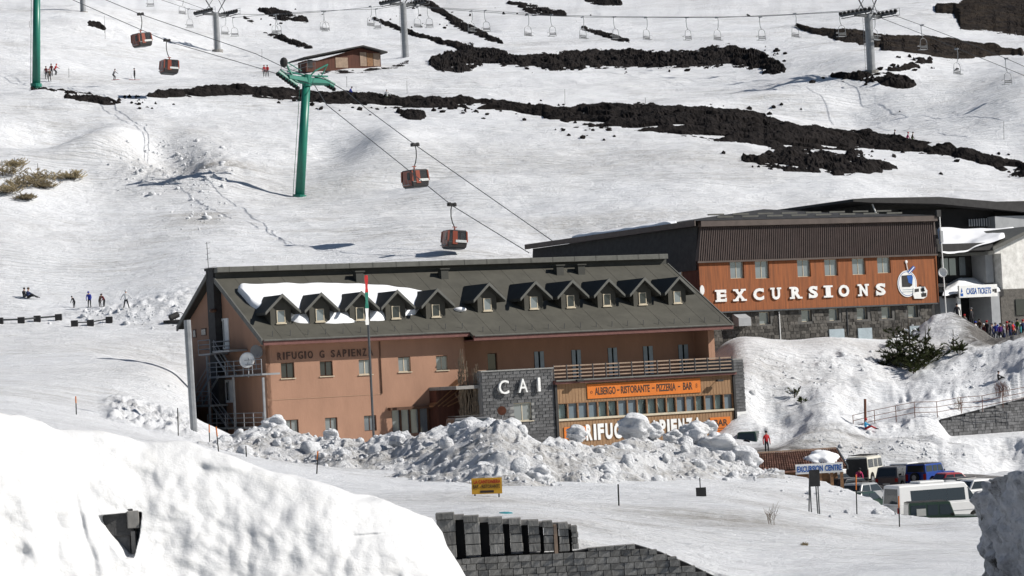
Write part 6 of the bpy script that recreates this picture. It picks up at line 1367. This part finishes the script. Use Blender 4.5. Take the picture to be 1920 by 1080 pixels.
person(G(139,577),-40,'lean','black','black','small child in black at the left edge of the snow heap',hm='black',sc=.72); person(G(168,577),0,'lean','blue','black','person in bright blue jacket digging at the snow heap',hm='blue',sc=.98); person(G(188,575),50,'lean','brown','black','person in brown coat crouching at the snow heap, left of the close pair',hm='brown',sc=.78); person(G(195,575),-50,'lean','maroon','black','person in dark red crouching at the snow heap, right of the close pair',hm='black',sc=.78); person(G(237,579),180,'wide','white','black','person in white jacket and black trousers standing on the snow heap',hm='white')
p=G(1626,806); person((p[0],p[1],p[2]),70,'sit','cyan','red','child in light blue jacket and red trousers sitting on the snow mound',hm='red',sc=.95)
p=at(1438,846,204); person((p[0],p[1],gz(p[0],p[1])),20,'stand','red','black','person in red jacket standing at the end of the tiled shed',hm='black',sc=1.0)
p=lp(1610,900,188); person(p,10,'lean','pink','navy','person in pink jacket leaning behind the open white off-road car',hm='black')
p=G(1874,713); person(p,90,'sit','black','black','person in black sitting on the snow above the railing near the right edge',hm='black',sc=.8)
cols=['black','navy','grey','khaki','black','white','brown','maroon','black','brown','blue','black','purple','grey','maroon','black','red','tan','green','teal','navy','black','grey','brown']
CR_=[(1797,606,239.5),(1803,603,241),(1810,607,240.5),(1817,602,241.5),(1824,610,239),(1830,604,241.5),(1838,611,240),(1846,606,242),(1852,618,239),(1861,606,242),(1868,620,240.5),(1871,604,243),(1876,616,238.5),(1883,606,242.5),(1889,617,240),(1894,612,242),(1900,618,239.5),(1904,610,242),(1909,622,238),(1914,612,241.5),(1920,620,239.5),(1896,633,236),(1858,612,241),(1927,615,241)]
for i,(px,py,Y) in enumerate(CR_):
    p=at(px,py+18,Y); z=gz(p[0],Y); a=cols[i%len(cols)]; b=['black','navy','grey','black'][i%4]; hc=['black','white','red','black','grey','blue'][i%6]
    side='in front of the ticket office entrance' if px<1862 else 'right of the ticket office entrance'
    person((p[0],Y,z),random.uniform(-180,180),['stand','stand2','walk','stand2','stand'][i%5],a,b,'%s jacket, %s trousers and %s hat %s'%(a,b,hc,side.replace('the ticket office entrance','the ticket entrance')),hm=hc,sc=random.uniform(.93,1.03),group='people queueing at the ticket office')
for i,(px,y0,y1) in enumerate([(491,92,112),(650,143,163),(763,152,176),(1059,167,196),(1210,183,199),(1882,227,262),(197,50,73),(129,128,146),(196,30,62),(55,40,52)]):
    g=G(px,y1,150,800); pole('piste_marker',px,y0,y1,g[1],.022,'rubber','thin piste marker pole on the upper slope, %s from the left edge'%ordn[[4,5,6,7,8,9,3,1,2,0][i]],'marker pole','piste markers')
# ---------------- vegetation ----------------
def branches(mb,leaf,base,H_,n,rs,spread=.5,needle=.16,dens=26,up=.5,r=.05,nw=.014,wide=0):
    for k in range(n):
        a=rs.uniform(0,2*PI); z0=rs.uniform(.08,.9)*H_; L=(1-z0/H_*.75)*spread*rs.uniform(.6,1.2)*H_; d=Vector((math.cos(a),math.sin(a),rs.uniform(.1,.1+up))).normalized()
        p=Vector(base)+Vector((rs.uniform(-wide,wide),rs.uniform(-wide,wide)*.6,z0*(1 if wide<.5 else rs.uniform(.1,.8)))); q=p+d*L+Vector((0,0,.12*L)); mb.tube(p,q,r*.45,4,r*.12)
        for j in range(dens):
            t=rs.uniform(.2,1.05); c=p+(q-p)*t; for_d=(d+Vector((rs.uniform(-.8,.8),rs.uniform(-.8,.8),rs.uniform(-.2,.9)))).normalized(); l=needle*rs.uniform(.6,1.5)
            s=for_d.orthogonal().normalized()*nw*rs.uniform(.7,1.6); e=c+for_d*l
            leaf.add([c-s,c+s,e+s*.3,e-s*.3],[(0,1,2,3)]); s2=for_d.cross(s)
            leaf.add([c-s2,c+s2,e+s2*.3,e-s2*.3],[(0,1,2,3)])
def pine(px,py,Y,H_,label,n=60,seed=1,mat='pine',spread=.42,dens=34,needle=.2,lean=(0,0),cat='shrub',group=None,name='mountain_pine',nw=.03,wide=.35):
    p=at(px,py,Y); z=gz(p[0],Y); t=empty(name,(p[0],Y,z-.1),0,label,cat,group); rs=random.Random(seed); mb=MB(); lf=MB()
    mb.tube((0,0,-.3),(lean[0],lean[1],H_),.07,6,.02); branches(mb,lf,(lean[0]*.4,0,0),H_,n,rs,spread,needle,dens,nw=nw,wide=wide*H_)
    mb.build('trunk',M['bark'],t); lf.build('foliage',M[mat],t)
    if mat=='pine' and H_>1.5:
        sm=MB(); scat(sm,[(rs.uniform(-.5,.5)*H_*spread+lean[0],rs.uniform(-.3,.3)*H_*spread,rs.uniform(.1,.75)*H_,rs.uniform(.04,.11)) for _ in range(16)],ICO1); q=sm.build('caught_snow',M['roofsnow'],t,True); q['kind']='stuff'
    return t
def gY(px,py,a,b): return ground(px,py,a,b)[1]
for (px,py,H_,l,n,sp,sd_) in [(1708,690,3.9,'tallest dark pine shrub in the middle of the clump on the snow bank',120,.36,1),(1684,688,2.8,'leaning pine shrub at the left of the clump on the snow bank',80,.45,2),(1738,676,2.3,'low spreading pine shrub at the right of the clump',85,.62,3),(1697,650,1.7,'small pine top behind the clump close to the stone base',40,.5,4),(1722,692,1.6,'low pine branches in front of the clump',60,.8,8)]:
    pine(px,py,gY(px,py,205,238),H_*1.35,l,int(n*.9),sd_,spread=sp*.72,dens=20,needle=.28,group='pines on the snow bank')
pine(1789,658,gY(1789,658,205,238),1.9,'thin sparse young pine standing alone right of the clump',22,5,dens=26,spread=.5,group='pines on the snow bank',needle=.14); pine(1800,664,gY(1800,664,205,238),.9,'small pine tuft at the foot of the thin young pine',18,6,spread=.9,group='pines on the snow bank')
pine(1713,700,gY(1713,700,205,238),.7,'short pine twig sticking out below the clump',10,7,spread=1.2,group='pines on the snow bank'); pine(1490,745,gY(1490,745,205,238),.9,'small sparse twig bush on the white bank left of the pines',9,9,spread=.8,dens=16,group='pines on the snow bank'); pine(1502,757,gY(1502,757,205,238),.5,'tiny pine tuft just below the small twig bush',7,10,spread=.9,group='pines on the snow bank')
BR=[(5,330,1.5,'pale dry broom bush at the left edge of the slope',1.0),(28,312,.9,'small greenish broom bush near the left edge',.8),(72,340,1.7,'largest tan broom bush on the left slope, half snowed in',.7),(45,350,1.3,'tan broom bush left of the largest one',1.0),(132,336,1.0,'isolated low broom bush right of the others',1.0),(15,362,1.0,'snowy broom bush at the lower left edge',1.1),(48,374,.7,'low dry broom twigs below the other bushes',1.0),(82,352,1.0,'broom branches right below the largest bush',.9)]
for i,(px,py,H_,l,sp) in enumerate(BR): pine(px,py,gY(px,py,240,330),H_*1.25,l,120,40+i,'broom',spread=sp*1.0,dens=18,needle=.2,wide=.9,group='broom bushes on the left slope',name='broom_bush',cat='bush',nw=.02)
def twigs(px,py,Y,H_,label,n,w,seed,z=None,up=1.0,mat='twig',r=.012,name='bare_bush',cat='bush'):
    p=at(px,py,Y); t=empty(name,(p[0],Y,z if z is not None else gz(p[0],Y)),0,label,cat); rs=random.Random(seed)
    for k in range(n):
        a=Vector((rs.uniform(-w,w),rs.uniform(-.15,.15),0)); b=a+Vector((rs.uniform(-.35,.35)*w,rs.uniform(-.2,.2),H_*rs.uniform(.6,1)*up)); c=(a+b)/2+Vector((rs.uniform(-.1,.1),0,0)); m=MB(); m.path([a,c,b],r,4)
        for _ in range(5): q=a+(b-a)*rs.uniform(.3,.95); m.tube(q,q+Vector((rs.uniform(-.25,.25),rs.uniform(-.1,.1),rs.uniform(.1,.45))),r*.6,3)
        m.build('branch',M[mat],t)
    return t
q=HF.world(HF.py(884,740,-4.0)[0],-4.0,0); pz=at(884,800,q[1])[2]
cp=empty('climbing_plant',(q[0],q[1],pz),0,'tall bare climbing plant beside the stone lettered wall','plant'); rs=random.Random(4)
for k in range(70):
    x=rs.uniform(-.95,.7); m=MB(); H_=rs.uniform(3.2,6.0) if x<-.2 else rs.uniform(2.4,4.8); pts=[(x+rs.uniform(-.12,.12)+.05*j*(1 if x>0 else -.3)*.2,rs.uniform(-.2,.2),H_*j/6) for j in range(7)]; m.path(pts,.026,4)
    for _ in range(8): j=rs.randint(1,5); a=Vector(pts[j]); m.tube(a,a+Vector((rs.uniform(-.25,.25),rs.uniform(-.1,.1),rs.uniform(.2,.6))),.011,3)
    m.build('branch',M['twig'],cp)
g=G(1880,752,205,240); twigs(1880,752,g[1],1.1,'reddish bare bush behind the railing near the right edge',26,.55,11,mat='rustm')
g=G(1798,770,205,240); twigs(1798,768,g[1],1.0,'thin bare twigs behind the railing post',12,.4,12)
g=G(1455,985,90,125); twigs(1455,985,g[1],.7,'few bare twigs poking out of the snow left of the notice board legs',8,.35,13,r=.008)
g=G(1508,1022,84,110); pine(1508,1022,g[1],.14,'tiny grass tuft poking out of the foreground snow',14,14,'broom',spread=1.4,dens=10,needle=.09,name='grass_tuft',cat='grass tuft',nw=.008)
# pipes, snow gun and bits on the left slope
for (pts,r,lab) in [([(-30,604,),(0,607),(40,606),(70,603),(110,600)],.14,'dark pipe with supports lying on the snow at the left edge'),([(140,612),(170,611),(205,605)],.10,'short dark pipe on the snow right of the left edge pipe')]:
    W_=[G(a,b,200,300) for a,b in pts]; t=empty('pipe_line',W_[0],0,lab,'pipe'); MB().path([V3(w)-V3(W_[0])+Vector((0,0,.35)) for w in W_],r*.6,6).build('pipe',M['dsteel'],t)
    for w in W_: v=V3(w)-V3(W_[0]); MB().box(v.x-.3,v.x+.3,v.y-.2,v.y+.2,v.z-.2,v.z+.55).build('support_block',M['char'],t)
g=G(330,606,200,300); t=empty('snow_gun',g,0,'small dark snow-making machine with a hoop, left of the hotel gable','machine'); MB().box(-1.1,.8,-.3,.3,.05,.3).build('skid',M['char'],t); MB().tube((-.5,-.2,.5),(.2,.2,.8),.28,10).build('fan_housing',M['char'],t)
m=MB(); m.path([(.35+.42*math.cos(a),0,.55+.42*math.sin(a)) for a in np.linspace(-.6,PI+.6,14)],.035,5); m.build('hoop',M['dsteel'],t)
p=at(941,770,199.5); t=empty('round_road_sign',(p[0],p[1],p[2]-2.2),0,'round reddish sign seen from behind above the snow pile by the stone wall','sign'); MB().tube((0,0,2.2),(0,.05,2.2),.34,20).build('plate',M['rustm'],t); MB().tube((0,.08,-.5),(0,.08,2.4),.03,6).build('post',M['steel'],t)
t=D.objects['round_road_sign']
g=G(945,963,84,110); t=empty('blue_tarpaulin',g,0,'patch of turquoise tarpaulin half covered by snow above the parapet','tarpaulin'); MB().ball((0,0,.0),1,16,6,(.32,.4,.06)).build('sheet',PM['teal'],t,True);
